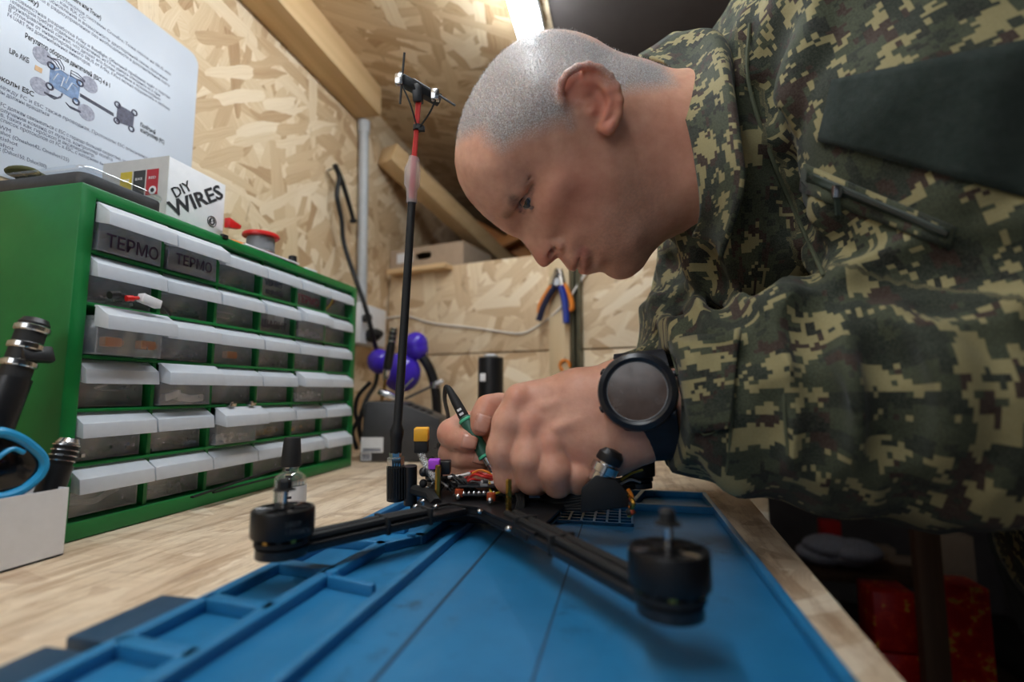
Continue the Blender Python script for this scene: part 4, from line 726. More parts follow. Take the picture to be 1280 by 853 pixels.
pt = P(1160, 760, 1.26); under(MB().box(pt[0]-.028, pt[0]+.028, sy0-.002-.03, sy0-.002, zb-.06, P(1160, 655, 1.26)[2]).build('post', M['timber_dark'], bevel=.002), sh)
z0 = zb-.0345
def pk(px0, px1, py0, d, h0, h1, lab, m='packet', dp=.10):
    a, b = P(px0, 760, d), P(px1, 760, d); x0, x1 = min(a[0], b[0]), max(a[0], b[0]); y = (a[1]+b[1])/2
    r = empty('food_packet', ((x0+x1)/2, y, h0), lab, 'packet'); under(MB().box(x0, x1, y, y+dp, h0, h1).build('packet', M[m], bevel=.006), r); return r
h1 = P(1120, 742, 1.32)[2]
pk(1095, 1147, 742, 1.32, z0, z0+(h1-z0)*.45, 'lower red printed packet left of the brown post'); pk(1094, 1145, 742, 1.32, z0+(h1-z0)*.47, h1, 'upper red printed packet left of the brown post')
pk(1172, 1235, 730, 1.34, z0, P(1200, 735, 1.34)[2], 'tall red and yellow printed packet right of the brown post')
r = pk(1172, 1222, 700, 1.50, z0, P(1200, 672, 1.50)[2], 'pale carton standing behind the tall red packet', 'carton', .08)
bc = P(1045, 690, 1.85); bg = MB(); 
for k in range(7): bg.ball(bc+np.array([R.uniform(-.06, .06), R.uniform(-.03, .03), R.uniform(-.02, .02)]), .075, sc=(1.2, 1, .55))
tag(bg.build('speckled_bag', M['speck']), 'pale speckled bag slumped past the bench edge', 'bag')
g = MB().box(bc[0]-.13, bc[0]+.36, bc[1]-.09, bc[1]+.16, bc[2]-.08, bc[2]-.055); ru = empty('side_table', (bc[0]+.08, bc[1], -1.0), 'dark side table carrying the speckled bag and cartons', 'table')
under(g.build('table_board', M['timber_dark'], bevel=.002), ru)
for x in (bc[0]-.10, bc[0]+.33):
    for y in (bc[1]-.06, bc[1]+.13): under(MB().box(x-.02, x+.02, y-.02, y+.02, -1.0, bc[2]-.08).build('leg', M['timber_dark'], bevel=.002), ru)
for k, (px, py, w_, h_) in enumerate(((1105, 672, .10, .045), (1125, 690, .08, .02))):
    q = P(px, py, 1.90); tag(MB().box(q[0]-w_/2, q[0]+w_/2, q[1]+.03+k*-.07, q[1]+.09+k*-.07, bc[2]-.0545, bc[2]-.055+h_).build('small_carton', M['carton'], bevel=.002), ['taller brown carton beside the speckled bag', 'flat brown carton in front of the taller carton'][k], 'box')
q = P(1045, 658, 1.95); tag(MB().box(q[0]-.04, q[0]+.03, q[1]+.03, q[1]+.08, bc[2]-.0545, q[2]+.01).build('red_packet', M['red'], bevel=.004), 'plain red packet behind the speckled bag', 'packet')

shrink_room()  # bench and room shrunk here; the man follows unscaled
# ============================================================ the man: implicit surfaces turned into meshes
class Field:
    def __init__(s, lo, hi, h, big=.06):
        s.lo = np.array(lo, float); s.h = h; s.n = np.maximum(4, np.ceil((np.array(hi)-s.lo)/h).astype(int)+1); s.D = np.full(s.n, big, np.float32); s.big = big
    def sub(s, lo, hi):
        a = np.clip(np.floor((np.array(lo)-s.lo)/s.h).astype(int), 0, s.n); b = np.clip(np.ceil((np.array(hi)-s.lo)/s.h).astype(int)+1, 0, s.n)
        if np.any(b <= a): return None, None
        sl = tuple(slice(i, j) for i, j in zip(a, b)); g = [(s.lo[i]+s.h*np.arange(a[i], b[i])).astype(np.float32) for i in range(3)]
        return sl, np.meshgrid(*g, indexing='ij')
    def merge(s, sl, d, k, sub=False):
        A = s.D[sl]
        if sub: A = -A
        hh = np.clip(.5+.5*(A-d)/k, 0, 1); r = A*(1-hh)+d*hh-k*hh*(1-hh)
        s.D[sl] = -r if sub else r
    def cone(s, a, b, ra, rb, k=.006, sub=False, flat=None):
        a, b = np.array(a, float), np.array(b, float); m = max(ra, rb)+k+3*s.h
        sl, g = s.sub(np.minimum(a, b)-m, np.maximum(a, b)+m)
        if sl is None: return
        ab = b-a; L2 = ab@ab+1e-12; t = np.clip(((g[0]-a[0])*ab[0]+(g[1]-a[1])*ab[1]+(g[2]-a[2])*ab[2])/L2, 0, 1)
        q = [g[i]-a[i]-t*ab[i] for i in range(3)]; d2 = q[0]**2+q[1]**2+q[2]**2
        if flat is not None:          # flat = (unit vector, factor): squash across that direction
            f, c = flat; w_ = q[0]*f[0]+q[1]*f[1]+q[2]*f[2]; d2 = d2+w_*w_*(c*c-1)
        s.merge(sl, np.sqrt(d2)-(ra+(rb-ra)*t), k, sub)
    def chain(s, pts, k=.006, sub=False, flat=None):     # pts: (point, radius)
        for (a, ra), (b, rb) in zip(pts[:-1], pts[1:]): s.cone(a, b, ra, rb, k, sub, flat)
    def ell(s, c, ax, r, k=.006, sub=False):
        c = np.array(c, float); ax = np.array(ax, float); m = max(r)+k+3*s.h; sl, g = s.sub(c-m, c+m)
        if sl is None: return
        q = [sum((g[j]-c[j])*ax[i][j] for j in range(3))/r[i] for i in range(3)]; n = np.sqrt(q[0]**2+q[1]**2+q[2]**2)+1e-6
        s.merge(sl, (n-1)*n/np.sqrt((q[0]/r[0])**2+(q[1]/r[1])**2+(q[2]/r[2])**2+1e-9), k, sub)
    def mesh(s):
        D = s.D; I = D < 0; n = D.shape
        def cell(fn): return fn
        c = np.zeros(tuple(x-1 for x in n), np.uint8)
        cs = [(i, j, k) for i in (0, 1) for j in (0, 1) for k in (0, 1)]
        V = lambda A, o: A[o[0]:n[0]-1+o[0], o[1]:n[1]-1+o[1], o[2]:n[2]-1+o[2]]
        for o in cs: c += V(I, o)
        act = (c > 0) & (c < 8); idx = np.full(c.shape, -1, np.int64); ijk = np.argwhere(act); idx[act] = np.arange(len(ijk))
        acc = np.zeros((len(ijk), 3)); cnt = np.zeros(len(ijk)); val = {o: V(D, o)[act] for o in cs}
        for a in cs:
            for ax in range(3):
                if a[ax] == 0:
                    b = tuple(x+(i == ax) for i, x in enumerate(a)); va, vb = val[a], val[b]; m = (va < 0) != (vb < 0)
                    t = va[m]/(va[m]-vb[m]); p = np.tile(np.array(a, float), (m.sum(), 1)); p[:, ax] += t; acc[m] += p; cnt[m] += 1
        vs = s.lo+s.h*(ijk+acc/cnt[:, None]); fs = []
        for ax in range(3):
            o = [i for i in range(3) if i != ax]
            A = np.take(I, range(0, n[ax]-1), ax); B = np.take(I, range(1, n[ax]), ax); ed = np.argwhere(A != B)
            ok = np.all([(ed[:, k] > 0) & (ed[:, k] < n[k]-1) for k in o], axis=0); ed = ed[ok]; fl = A[tuple(ed.T)]
            q = []
            for du, dv in ((0, 0), (1, 0), (1, 1), (0, 1)):
                e = ed.copy(); e[:, o[0]] -= du; e[:, o[1]] -= dv; q.append(idx[tuple(e.T)])
            q = np.stack(q, 1); flip = fl if ax != 1 else ~fl; q[flip] = q[flip][:, ::-1]; fs.append(q)
        return vs, np.vstack(fs)
def relax(vs, fs, it=2, lam=.5):
    e = np.vstack([fs[:, [0, 1]], fs[:, [1, 2]], fs[:, [2, 3]], fs[:, [3, 0]]]); n = len(vs)
    deg = np.bincount(e[:, 0], minlength=n)+np.bincount(e[:, 1], minlength=n)
    for _ in range(it):
        for l in (lam, -lam*1.04):
            acc = np.stack([np.bincount(e[:, 0], vs[e[:, 1], k], n)+np.bincount(e[:, 1], vs[e[:, 0], k], n) for k in range(3)], 1)
            vs = vs+l*(acc/np.maximum(deg, 1)[:, None]-vs)
    return vs
def to_mesh(name, vs, fs, m, attrs=None, parent=None):
    me = bpy.data.meshes.new(name); me.vertices.add(len(vs)); me.vertices.foreach_set('co', np.asarray(vs, np.float32).ravel())
    me.loops.add(len(fs)*4); me.loops.foreach_set('vertex_index', fs.astype(np.int32).ravel()); me.polygons.add(len(fs)); me.polygons.foreach_set('loop_start', np.arange(0, len(fs)*4, 4, dtype=np.int32))
    me.update(calc_edges=True); me.validate(); me.polygons.foreach_set('use_smooth', [True]*len(me.polygons))
    for k, v in (attrs or {}).items():
        v = np.asarray(v, np.float32)
        if v.ndim == 1: a = me.attributes.new(k, 'FLOAT', 'POINT'); a.data.foreach_set('value', v)
        else: a = me.attributes.new(k, 'FLOAT_VECTOR', 'POINT'); a.data.foreach_set('vector', v.ravel())
    return link(me, name, m, parent)
def PR(px, py, d, rpx): return (P(px, py, d), rpx*d/FPX)
def vnoise(p, seed=0):                    # smooth folded noise from warped sines
    r = np.random.RandomState(seed); o = np.zeros(len(p) if p.ndim == 2 else p.shape[1:])
    X = p.T if p.ndim == 2 else p
    for k in range(5):
        a, b = r.normal(size=3), r.normal(size=3); o = o+np.sin(a[0]*X[0]+a[1]*X[1]+a[2]*X[2]+r.uniform(0, 6)+1.2*np.sin(b[0]*X[0]+b[1]*X[1]+b[2]*X[2]+r.uniform(0, 6)))
    return o/5
# ------------------------------------------------------------ head and neck
hd0 = .475; hc = P(700, 200, hd0); Dv = (hc-C0)/np.linalg.norm(hc-C0)
eR = RT-Dv*(RT@Dv); eR /= np.linalg.norm(eR); eU = np.cross(eR, Dv); eU *= np.sign(eU@UP)
TA = math.radians(14)
f2 = -.575*eR-.818*eU; f2 /= np.linalg.norm(f2); hU = -.818*eR+.575*eU; hU -= f2*(hU@f2); hU /= np.linalg.norm(hU)
hF = math.cos(TA)*f2-math.sin(TA)*Dv; hL = -math.cos(TA)*Dv-math.sin(TA)*f2
def HP(px, py, l=0.):                      # where a sight line meets the plane l metres to the man's left of his midplane
    return on_plane(px, py, hL, hL@hc+l)
def hfu(px, py, l=0.):
    q = HP(px, py, l)-hc; return q@hF, q@hU
def hw(l, f, u): return hc+hL*l+hF*f+hU*u
outl = [(843, 89), (807, 77.5), (782, 71), (764, 64), (745, 52.5), (720.6, 43.4), (692, 40.5), (663, 45.5), (638.5, 59), (618, 77.5), (598, 104), (583.5, 131), (574, 160), (569.5, 184), (568.5, 205), (573, 225), (584, 247), (601, 266), (616, 279), (627, 288), (637, 294), (647, 298),
        (656, 306), (664, 317), (671, 328), (676, 333), (681, 334.5), (686, 331.5), (693, 325.5), (698.5, 322.5), (703, 327), (708, 334), (713, 338.5), (718, 340), (722, 337), (727, 341.5), (733, 344), (740, 342.5), (748, 340.5), (755, 341), (763, 346.5), (772, 349.8), (780, 349.5), (788, 346.5), (803, 334), (818, 312), (832, 300), (852, 294), (885, 300), (930, 310)]
inn = [(700, 100, 75), (662, 100, 70), (668, 70, 52), (700, 65, 52), (640, 130, 67), (620, 160, 61), (600, 190, 51), (588, 215, 40), (600, 150, 46), (625, 110, 50), (735, 80, 57), (730, 100, 73), (760, 95, 56), (752, 75, 40), (780, 100, 54),
       (650, 180, 68), (641, 212, 59), (615, 215, 56), (612, 240, 41), (620, 255, 36), (646, 236, 52), (634, 258, 36), (628, 272, 22), (637, 282, 15),
       (658, 252, 35), (666, 234, 48), (648, 268, 24), (667, 262, 38), (654, 284, 12.5), (649, 291, 8), (660, 275, 21), (676, 250, 50),
       (692, 236, 62), (720, 200, 69), (742, 165, 71), (686, 272, 43), (694, 286, 33), (700, 292, 27),
       (697, 304, 19.5), (690, 314, 16), (694, 319, 8.5), (677, 325, 10.5), (682, 330, 8), (665, 307, 9.5), (672, 300, 14), (684, 302, 18.5), (672, 318, 9.5), (680, 312, 14), (658, 296, 9), (706, 305, 27),
       (710, 324, 20), (704, 320, 14), (716, 331, 15), (727, 312, 28), (722, 328, 19), (731, 331, 18), (742, 330, 21), (750, 324, 27), (756, 333, 17), (765, 338, 16), (774, 328, 26), (784, 335, 20), (772, 300, 43), (757, 275, 52), (735, 290, 41), (720, 285, 39), (715, 255, 54),
       (802, 245, 57), (765, 220, 66), (790, 190, 66), (795, 300, 44), (812, 280, 47), (808, 312, 28), (850, 200, 61), (835, 150, 61), (805, 120, 58), (815, 100, 45), (870, 140, 60), (850, 250, 54), (840, 280, 40), (900, 220, 66), (920, 150, 60), (920, 280, 50), (880, 90, 35)]
ce, qv = [], []
for px, py in outl: ce.append(hfu(px, py, 0)); qv.append(0.)
# push the field negative just outside the outline so that nothing grows there
oc = np.array([hfu(*p) for p in outl]); tn_ = np.gradient(oc, axis=0); nr = np.stack([tn_[:, 1], -tn_[:, 0]], 1); nr /= np.linalg.norm(nr, axis=1)[:, None]
cen = np.array(hfu(720, 190)); sg = np.sign(np.sum((oc-cen)*nr, 1)); 
for px, py, w_ in inn: ce.append(hfu(px, py, w_*.001)); qv.append((w_*.001)**2)
ce = np.array(ce)*100; qv = np.array(qv)*1e4
def tps(r2): return .5*r2*np.log(r2+1e-9)
r2 = ((ce[:, None]-ce[None])**2).sum(-1); n_ = len(ce); A = np.zeros((n_+3, n_+3)); A[:n_, :n_] = tps(r2)+np.eye(n_)*.0015; A[:n_, n_:] = np.c_[np.ones(n_), ce]; A[n_:, :n_] = A[:n_, n_:].T
wt = np.linalg.solve(A, np.r_[qv, 0, 0, 0])
def Qf(f, u):
    p = np.stack([f.ravel(), u.ravel()], 1)*100; o = np.empty(len(p))
    for i in range(0, len(p), 20000):
        q = p[i:i+20000]; o[i:i+20000] = tps(((q[:, None]-ce[None])**2).sum(-1))@wt[:n_]+wt[n_]+q@wt[n_+1:]
    return (o/1e4).reshape(f.shape)
HH = .0017
# grid in head axes
class HField(Field): pass
fa, ua = np.array([hfu(*p) for p in outl]+[hfu(930, 60)]).T
lo = np.array([-.095, fa.min()-.01, max(ua.min(), -.19)]); hi = np.array([.095, fa.max()+.01, ua.max()+.012])
H = HField(lo, hi, HH); G = np.meshgrid(lo[1]+HH*np.arange(H.n[1]), lo[2]+HH*np.arange(H.n[2]), indexing='ij'); Q2 = Qf(*G)
# outside the traced outline the field is forced out with distance
def inside_poly(x, y, poly):
    c = np.zeros(x.shape, bool); j = len(poly)-1
    for i in range(len(poly)):
        (xi, yi), (xj, yj) = poly[i], poly[j]; c ^= ((yi > y) != (yj > y)) & (x < (xj-xi)*(y-yi)/(yj-yi+1e-12)+xi); j = i
    return c
closed = [tuple(p) for p in oc]+[hfu(960, 330), hfu(1000, 60), hfu(880, 75)]
ins = inside_poly(G[0], G[1], closed)
def polydist(x, y, poly, close=True):
    d = np.full(x.shape, 9.); m = len(poly)
    for i in range(m if close else m-1):
        a, b = np.array(poly[i]), np.array(poly[(i+1) % m]); ab = b-a; t_ = np.clip(((x-a[0])*ab[0]+(y-a[1])*ab[1])/(ab@ab+1e-12), 0, 1); d = np.minimum(d, np.hypot(x-a[0]-t_*ab[0], y-a[1]-t_*ab[1]))
    return d
pdist = polydist(G[0], G[1], closed)
Q2 = np.where(ins, np.maximum(Q2, (np.minimum(pdist, .004)*.9)**1.0*.004), -pdist*.03-1e-6)
gy, gz = np.gradient(Q2, HH); gm = gy**2+gz**2
lx = (lo[0]+HH*np.arange(H.n[0])); H.D[:] = ((lx[:, None, None]**2-Q2[None])/np.sqrt(4*lx[:, None, None]**2+gm[None]+1e-6)).astype(np.float32)
I3 = np.eye(3)
def Qat(f, u):
    x = (f-lo[1])/HH; y = (u-lo[2])/HH; i, j = int(np.clip(x, 0, Q2.shape[0]-2)), int(np.clip(y, 0, Q2.shape[1]-2)); a, b = x-i, y-j
    return Q2[i, j]*(1-a)*(1-b)+Q2[i+1, j]*a*(1-b)+Q2[i, j+1]*(1-a)*b+Q2[i+1, j+1]*a*b
_sc = {}
def surf(px, py):                 # first crossing of a sight line with the near side of the head, as l in mm
    key = (round(px, 1), round(py, 1))
    if key not in _sc:
        r_ = 0.
        for l in np.arange(.092, 0, -.0004):
            if l*l <= Qat(*hfu(px, py, l)): r_ = l; break
        _sc[key] = r_*1000
    return _sc[key]
def sch(pts, r, off=0., k=.003, sub=False):       # chain laid on the skin: (px, py), off mm outwards
    hch([(p[0], p[1], surf(*p)+off) for p in pts], r, k, sub)
def hq(px, py, l): f, u = hfu(px, py, l); return np.array([l, f, u])
mm = .001; PXm = hd0/FPX*.9
def hch(pts, r, k=.003, sub=False, both=True):
    q = [(hq(px, py, l*mm), (r if np.isscalar(r) else r[i])*mm) for i, (px, py, l) in enumerate(pts)]
    H.chain(q, k, sub)
    if both: H.chain([(a*np.array([-1, 1, 1]), b) for a, b in q], k, sub)
# ears
e1 = hq(770, 160, .078)-hq(710, 98, .084); e1 /= np.linalg.norm(e1); e3 = np.array([1., 0, 0]); e3 = e3-.30*(hq(760, 95, 0)-hq(730, 140, 0))/np.linalg.norm(hq(760, 95, 0)-hq(730, 140, 0)); e3 -= e1*(e3@e1); e3 /= np.linalg.norm(e3); e2 = np.cross(e3, e1)
for sgn in (1, -1):
    mv = np.array([sgn, 1, 1]); c_ = hq(739, 124, .0745)
    H.ell(c_*mv, [e1*mv, e2*mv, e3*mv], (.0285, .0205, .0075), .004)
hch([(715, 134, 75), (704, 127, 79), (701, 114, 82), (703, 102, 85), (710, 92, 87), (721, 85, 89), (735, 82, 90), (750, 86, 90), (762, 95, 89), (771, 109, 88), (775, 125, 86), (774, 141, 83), (769, 154, 80)], [2.2, 2.6, 2.8, 3, 3, 3.1, 3.1, 3.1, 3, 2.9, 2.9, 3, 3.2], .0022)
hch([(766, 152, 79), (761, 161, 78), (754, 160, 76)], [4, 4.6, 4.2], .004)
hch([(724, 105, 81), (737, 101, 83.5), (750, 103, 85.5), (759, 114, 85.5), (762, 128, 83.5), (760, 141, 81), (754, 150, 79)], [2, 2.4, 2.6, 2.6, 2.6, 2.6, 2.6], .003)
hch([(735, 92, 83), (747, 95, 84), (758, 104, 84), (767, 118, 82.5), (768, 138, 80)], 4.6, .003)
hch([(714, 100, 87), (728, 92, 90), (744, 92, 91), (757, 101, 91)], 2.4, .0025, True); hch([(716, 112, 86), (722, 118, 85)], 3.2, .003, True)
hch([(733, 123, 85), (743, 119, 86), (751, 127, 85)], [4.6, 5.4, 4.8], .003, True); hch([(749, 136, 83.5), (748, 146, 81.5)], [3.6, 2.8], .0025, True)
hch([(722, 128, 78), (733, 129, 78.5), (741, 126, 77)], 1.8, .002); hch([(733, 138, 75), (739, 140, 77.5)], [3.3, 3.2], .003)
# brow ridge, eyes, nose wings, nostrils, lips
sch([(660, 224), (650, 238), (640, 254), (632, 267)], [2.5, 3.2, 3.8, 3.2], -1.2, .007)
eyc = hq(664, 246, .001*surf(657, 253)-.0085)
for m_ in (1, -1): 
    mv = np.array([m_, 1, 1]); H.ell(hq(656, 254, .001*surf(656, 254))*mv, I3, (.0075, .0075, .0095), .005, True); H.ell(eyc*mv, I3, (.0116,)*3, .0015)
e_ = lambda px, py, dr: tuple(eyc+(lambda v: v/np.linalg.norm(v)*.0127*dr)(hq(px, py, .001*surf(px, py)+.001)-eyc))
def lid(pts, r):
    q = [(np.array(e_(*p, 1.0)), r_*mm) for p, r_ in zip(pts, r)]; H.chain(q, .0016); H.chain([(a_*np.array([-1, 1, 1]), b_) for a_, b_ in q], .0016)
lid([(665, 229), (659.5, 236), (654.0, 246), (650.5, 256), (649.5, 264)], [1.4, 1.8, 1.9, 1.8, 1.4]); lid([(669, 233), (669, 244), (665.5, 256), (659, 266), (652, 271)], [1.2, 1.5, 1.6, 1.5, 1.2])
sch([(664, 221), (655, 231), (647.5, 244), (643.5, 258)], .8, .2, .002, True)
hch([(689, 303, surf(689, 303)-1.6), (697, 302, surf(697, 302)-1.6), (701, 307, surf(701, 307)-.6), (700, 313, 14)], [2.8, 4.2, 4.0, 2.8], .003)
hch([(687, 320, 11), (690.5, 316, 13.5), (695, 311, 16.5)], [2.4, 3.4, 2.8], .0012, True); hch([(690, 316, 12), (685, 308, 7)], [2.8, 2.0], .001, True)
sch([(703.5, 297), (707.5, 303), (706, 311)], .7, .3, .003, True)
q_ = [(721.5, 336), (723.5, 328), (725.5, 320), (727.5, 313), (730.5, 307)]
sch(q_, [1.3, 1.4, 1.3, 1.1, .7], .1, .0015, True); hch([(722, 336.5, 0), (722.5, 334, 5)], 1.3, .0015, True)
sch([(715, 335), (718, 327), (722, 319), (727, 311)], [2.2, 2.2, 1.7, 1.0], -.9, .003); sch([(730, 340), (730.5, 331), (731, 321), (731.5, 312)], [2.8, 2.8, 2.2, 1.2], -1.0, .003)
sch([(741, 336), (742, 326), (741, 317)], 1.1, .8, .005, True)
hv, hf = H.mesh(); hv = relax(hv, hf, 3)
if np.linalg.det(np.stack([hL, hF, hU])) < 0: hf = hf[:, ::-1]
# colour masks in the man's own side view
def mpoly(pts, l): return [hfu(px, py, l*mm) for px, py in pts]
hair = mpoly([(570, 158), (585, 158), (602, 159), (612, 176), (628, 187), (651, 176), (676, 166), (702, 156), (709, 163), (706, 135), (722, 130), (742, 120), (765, 118), (780, 112), (800, 108), (822, 104), (850, 96), (850, 60), (700, 0), (540, 60)], 60)
def soft(pts_fu, wid):
    d = polydist(hv[:, 1], hv[:, 2], pts_fu); i = inside_poly(hv[:, 1], hv[:, 2], pts_fu); return np.clip(.5+np.where(i, d, -d)/wid, 0, 1)
def blob(px, py, l, r): c = hq(px, py, l*mm); c2 = c*np.array([-1, 1, 1]); return np.exp(-np.minimum(((hv-c)**2).sum(1), ((hv-c2)**2).sum(1))/(r*mm)**2)
a_hair = soft(hair, .016); ear_m = np.maximum.reduce([blob(735, 105, 84, 16), blob(755, 130, 84, 16), blob(715, 110, 82, 12), blob(760, 155, 79, 10)]); a_hair = a_hair*(1-np.clip(ear_m*1.6-.15, 0, 1)*(np.abs(hv[:, 0]) > .0745))
def line(pts, r): return np.maximum.reduce([(lambda p: blob(p[0], p[1], surf(*p), r))(np.array(a[:2])*(1-t)+np.array(b[:2])*t) for a, b in zip(pts[:-1], pts[1:]) for t in np.linspace(0, 1, 5)])
a_brow = np.clip(line([(659, 221), (650, 234), (640, 251)], 3.8)*.7+line([(642, 247), (637, 258), (633, 267)], 5.0), 0, 1)
a_lip = np.maximum(line([(717, 336), (720, 327), (727, 312)], 3.2), line([(729, 340), (730, 331), (730.5, 313)], 3.8))
a_red = np.clip(.9*ear_m+.32*blob(705, 255, 56, 30)+.6*blob(680, 325, 5, 13)+.35*blob(840, 180, 60, 40)+.3*blob(735, 225, 66, 25), 0, 1)
a_jaw = np.clip(blob(770, 310, 36, 32)+blob(800, 255, 56, 28)+.8*blob(725, 325, 15, 18), 0, 1)
a_lash = np.maximum(line([(666, 230), (660.5, 238), (655.5, 247), (652, 257), (650.5, 265)], 1.5), .5*line([(667, 236), (664, 247), (660, 258), (654, 267)], 1.2))
hvw = hc+hv[:, :1]*hL+hv[:, 1:2]*hF+hv[:, 2:]*hU
head_pack = (hvw, hf, dict(hair=a_hair, brow=a_brow, lip=a_lip, red=a_red, jaw=a_jaw, lash=a_lash))
# ------------------------------------------------------------ hands
def skin_masks(v, red=None): z = np.zeros(len(v)); return dict(hair=z, brow=z, lip=z, red=z if red is None else red, jaw=z, lash=z)
def field_for(chains, h, pad=.03):
    a = np.array([p for c in chains for p, r in c]); r = max(r for c in chains for p, r in c); return Field(a.min(0)-r-pad*.5, a.max(0)+r+pad*.5, h)
C_ = lambda *q: [PR(*p) for p in q]
# near (left) hand: a loose fist seen from the back
nh = [C_((812, 505, .402, 40), (780, 484, .402, 32), (722, 490, .408, 25), (650, 499, .412, 20)), C_((790, 505, .398, 36), (735, 508, .400, 28), (662, 518, .405, 21)),
      C_((790, 525, .394, 36), (745, 535, .394, 28), (676, 538, .398, 21)), C_((795, 540, .394, 34), (755, 556, .392, 27), (698, 556, .394, 20)), C_((798, 550, .397, 28), (765, 566, .395, 22), (724, 574, .394, 18))]
fing = [C_((649, 502, .407, 20.0), (637, 530, .401, 19.5), (630, 563, .398, 19.5), (637, 597, .402, 17.5), (655, 609, .424, 14.5)), C_((665, 529, .398, 19), (660, 575, .387, 18.0), (665, 599, .390, 16.5), (674, 605, .41, 14.5)),
        C_((691, 556, .390, 19), (693, 589, .382, 18), (697, 604, .388, 15.5), (703, 606, .41, 13)), C_((722, 573, .391, 17), (723, 592, .386, 15.5), (723, 602, .392, 13.5), (724, 600, .41, 12))]
F = field_for(nh+fing, .00135)
def digits(F, ff, kk=.009, kb=.0028):
    for c in ff:
        T = Field(F.lo, F.lo+F.h*(F.n-1), F.h); T.n = F.n; T.D = np.full(F.n, .06, np.float32); T.chain(c, kk); F.merge(tuple(slice(0, n) for n in F.n), T.D, kb)
for c in nh: F.chain(c, .014)
F.chain(C_((640, 560, .44, 17), (690, 540, .43, 24), (770, 520, .42, 30)), .012)          # palm and thumb side
digits(F, fing, .009, .0017)
for q, r in (((647, 499, .4010), 11), ((663, 528, .3930), 10.5), ((688, 553, .3850), 10)): F.ell(P(*q), I3, (r*.38/FPX,)*3, .010)
for a, b in (((765, 488, .387), (680, 508, .390)), ((768, 512, .380), (696, 535, .381))): F.chain([(P(*a), .0012), (P(*b), .0016)], .007)
v1, f1 = F.mesh(); v1 = relax(v1, f1, 3)
def near(v, pts, r): return np.maximum.reduce([np.exp(-((v-P(*p))**2).sum(1)/r**2) for p in pts])
m1 = skin_masks(v1, .32*near(v1, [(650, 500, .395), (664, 528, .385), (688, 556, .378), (722, 574, .378)], .011)+.15)
# far (right) hand: thumb and finger closed on the iron
fh = [C_((760, 505, .54, 40), (690, 525, .515, 38), (640, 545, .50, 30)), C_((640, 530, .495, 22), (612, 530, .497, 19)), C_((640, 560, .50, 20), (612, 562, .497, 18)), C_((640, 580, .50, 18), (612, 583, .497, 17))]
ff = [C_((612, 527, .495, 17), (580, 534, .487, 17.5), (565, 542, .474, 17), (571, 548, .463, 15), (582, 551, .457, 14), (590, 553, .455, 12)), C_((612, 556, .495, 16), (580, 563, .488, 16), (565, 567, .475, 15.5), (580, 571, .463, 14), (602, 574, .458, 12)),
      C_((612, 581, .495, 15), (582, 585, .488, 15), (569, 588, .477, 14.5), (585, 592, .466, 13), (604, 595, .462, 11.5)), C_((670, 530, .49, 26), (648, 516, .478, 22), (624, 511, .467, 18), (610, 511, .461, 15.5), (604, 522, .455, 14.5), (601, 533, .452, 12.5))]
F = field_for(fh+ff, .00135)
for c in fh: F.chain(c, .012)
digits(F, ff, .006, .0018)
for a in ((577, 552), (577, 570), (606, 518)): F.chain([(P(a[0]-5, a[1]-9, .452), .0006), (P(a[0]-5, a[1]+9, .452), .0006)], .002, True)
v2, f2_ = F.mesh(); v2 = relax(v2, f2_, 3); m2 = skin_masks(v2, .45*near(v2, [(588, 552, .45), (600, 532, .448), (562, 541, .462), (601, 574, .45), (612, 507, .452)], .010)+.15)
# core under the clothes
SH_N = P(1075, 70, .42); EL_N = P(1275, 470, .335); SH_F = P(905, 150, .60); EL_F = P(900, 470, .60); HIP = P(1400, 640, .65); CHE = P(980, 250, .53)
core = [[(P(900, 195, .475), .050), (P(985, 180, .535), .045), (CHE, .075), (P(1150, 450, .61), .085), (HIP, .085)], [(P(985, 180, .54), .045), (SH_N, .034), (EL_N, .038), (P(1000, 490, .375), .034), (P(800, 508, .402), .026)],
        [(P(985, 180, .54), .045), (SH_F, .036), (EL_F, .036), (P(740, 515, .53), .026)]]
F = field_for(core, .006)
for c in core: F.chain(c, .02)
v3, f3 = F.mesh(); m3 = skin_masks(v3)
vs, fs, off, at = [], [], 0, {k: [] for k in m3}
for v, f, m in (head_pack, (v1, f1, m1), (v2, f2_, m2), (v3, f3, m3)):
    vs.append(v); fs.append(f+off); off += len(v)
    for k in at: at[k].append(m[k])
t = NT('skin'); A_ = lambda k: t.n('Attribute', attribute_name=k).outputs['Fac']; c = t.obj()
nz = t.noise(c, 55, 5, .6); col = t.ramp(nz, [(.3, S(196, 144, 120)), (.7, S(220, 170, 145))]); fine = t.noise(c, 420, 4, .7)
col = t.mix(t.math('MULTIPLY', A_('red'), .62), col, S(204, 100, 80)); col = t.mix(t.math('MULTIPLY', A_('jaw'), t.ramp(fine, [(.4, (.10,)*3), (.7, (.45,)*3)])), col, S(132, 108, 100))
st = t.noise(t.n('Mapping', {0: c, 3: (1, 1, 1)}).outputs[0], 900, 3, .8); hcol = t.ramp(st, [(.35, S(104, 100, 98)), (.5, S(156, 153, 152)), (.66, S(212, 211, 211))])
hf_ = t.math('MULTIPLY', A_('hair'), t.ramp(st, [(.30, (.72,)*3), (.6, (.98,)*3)])); col = t.mix(hf_, col, hcol)
col = t.mix(t.math('MULTIPLY', A_('brow'), t.ramp(fine, [(.3, (.62,)*3), (.65, (.85,)*3)])), col, S(72, 54, 46)); col = t.mix(t.math('MULTIPLY', A_('lip'), .6), col, S(176, 92, 86)); col = t.mix(t.math('MULTIPLY', A_('lash'), .85), col, S(60, 42, 38))
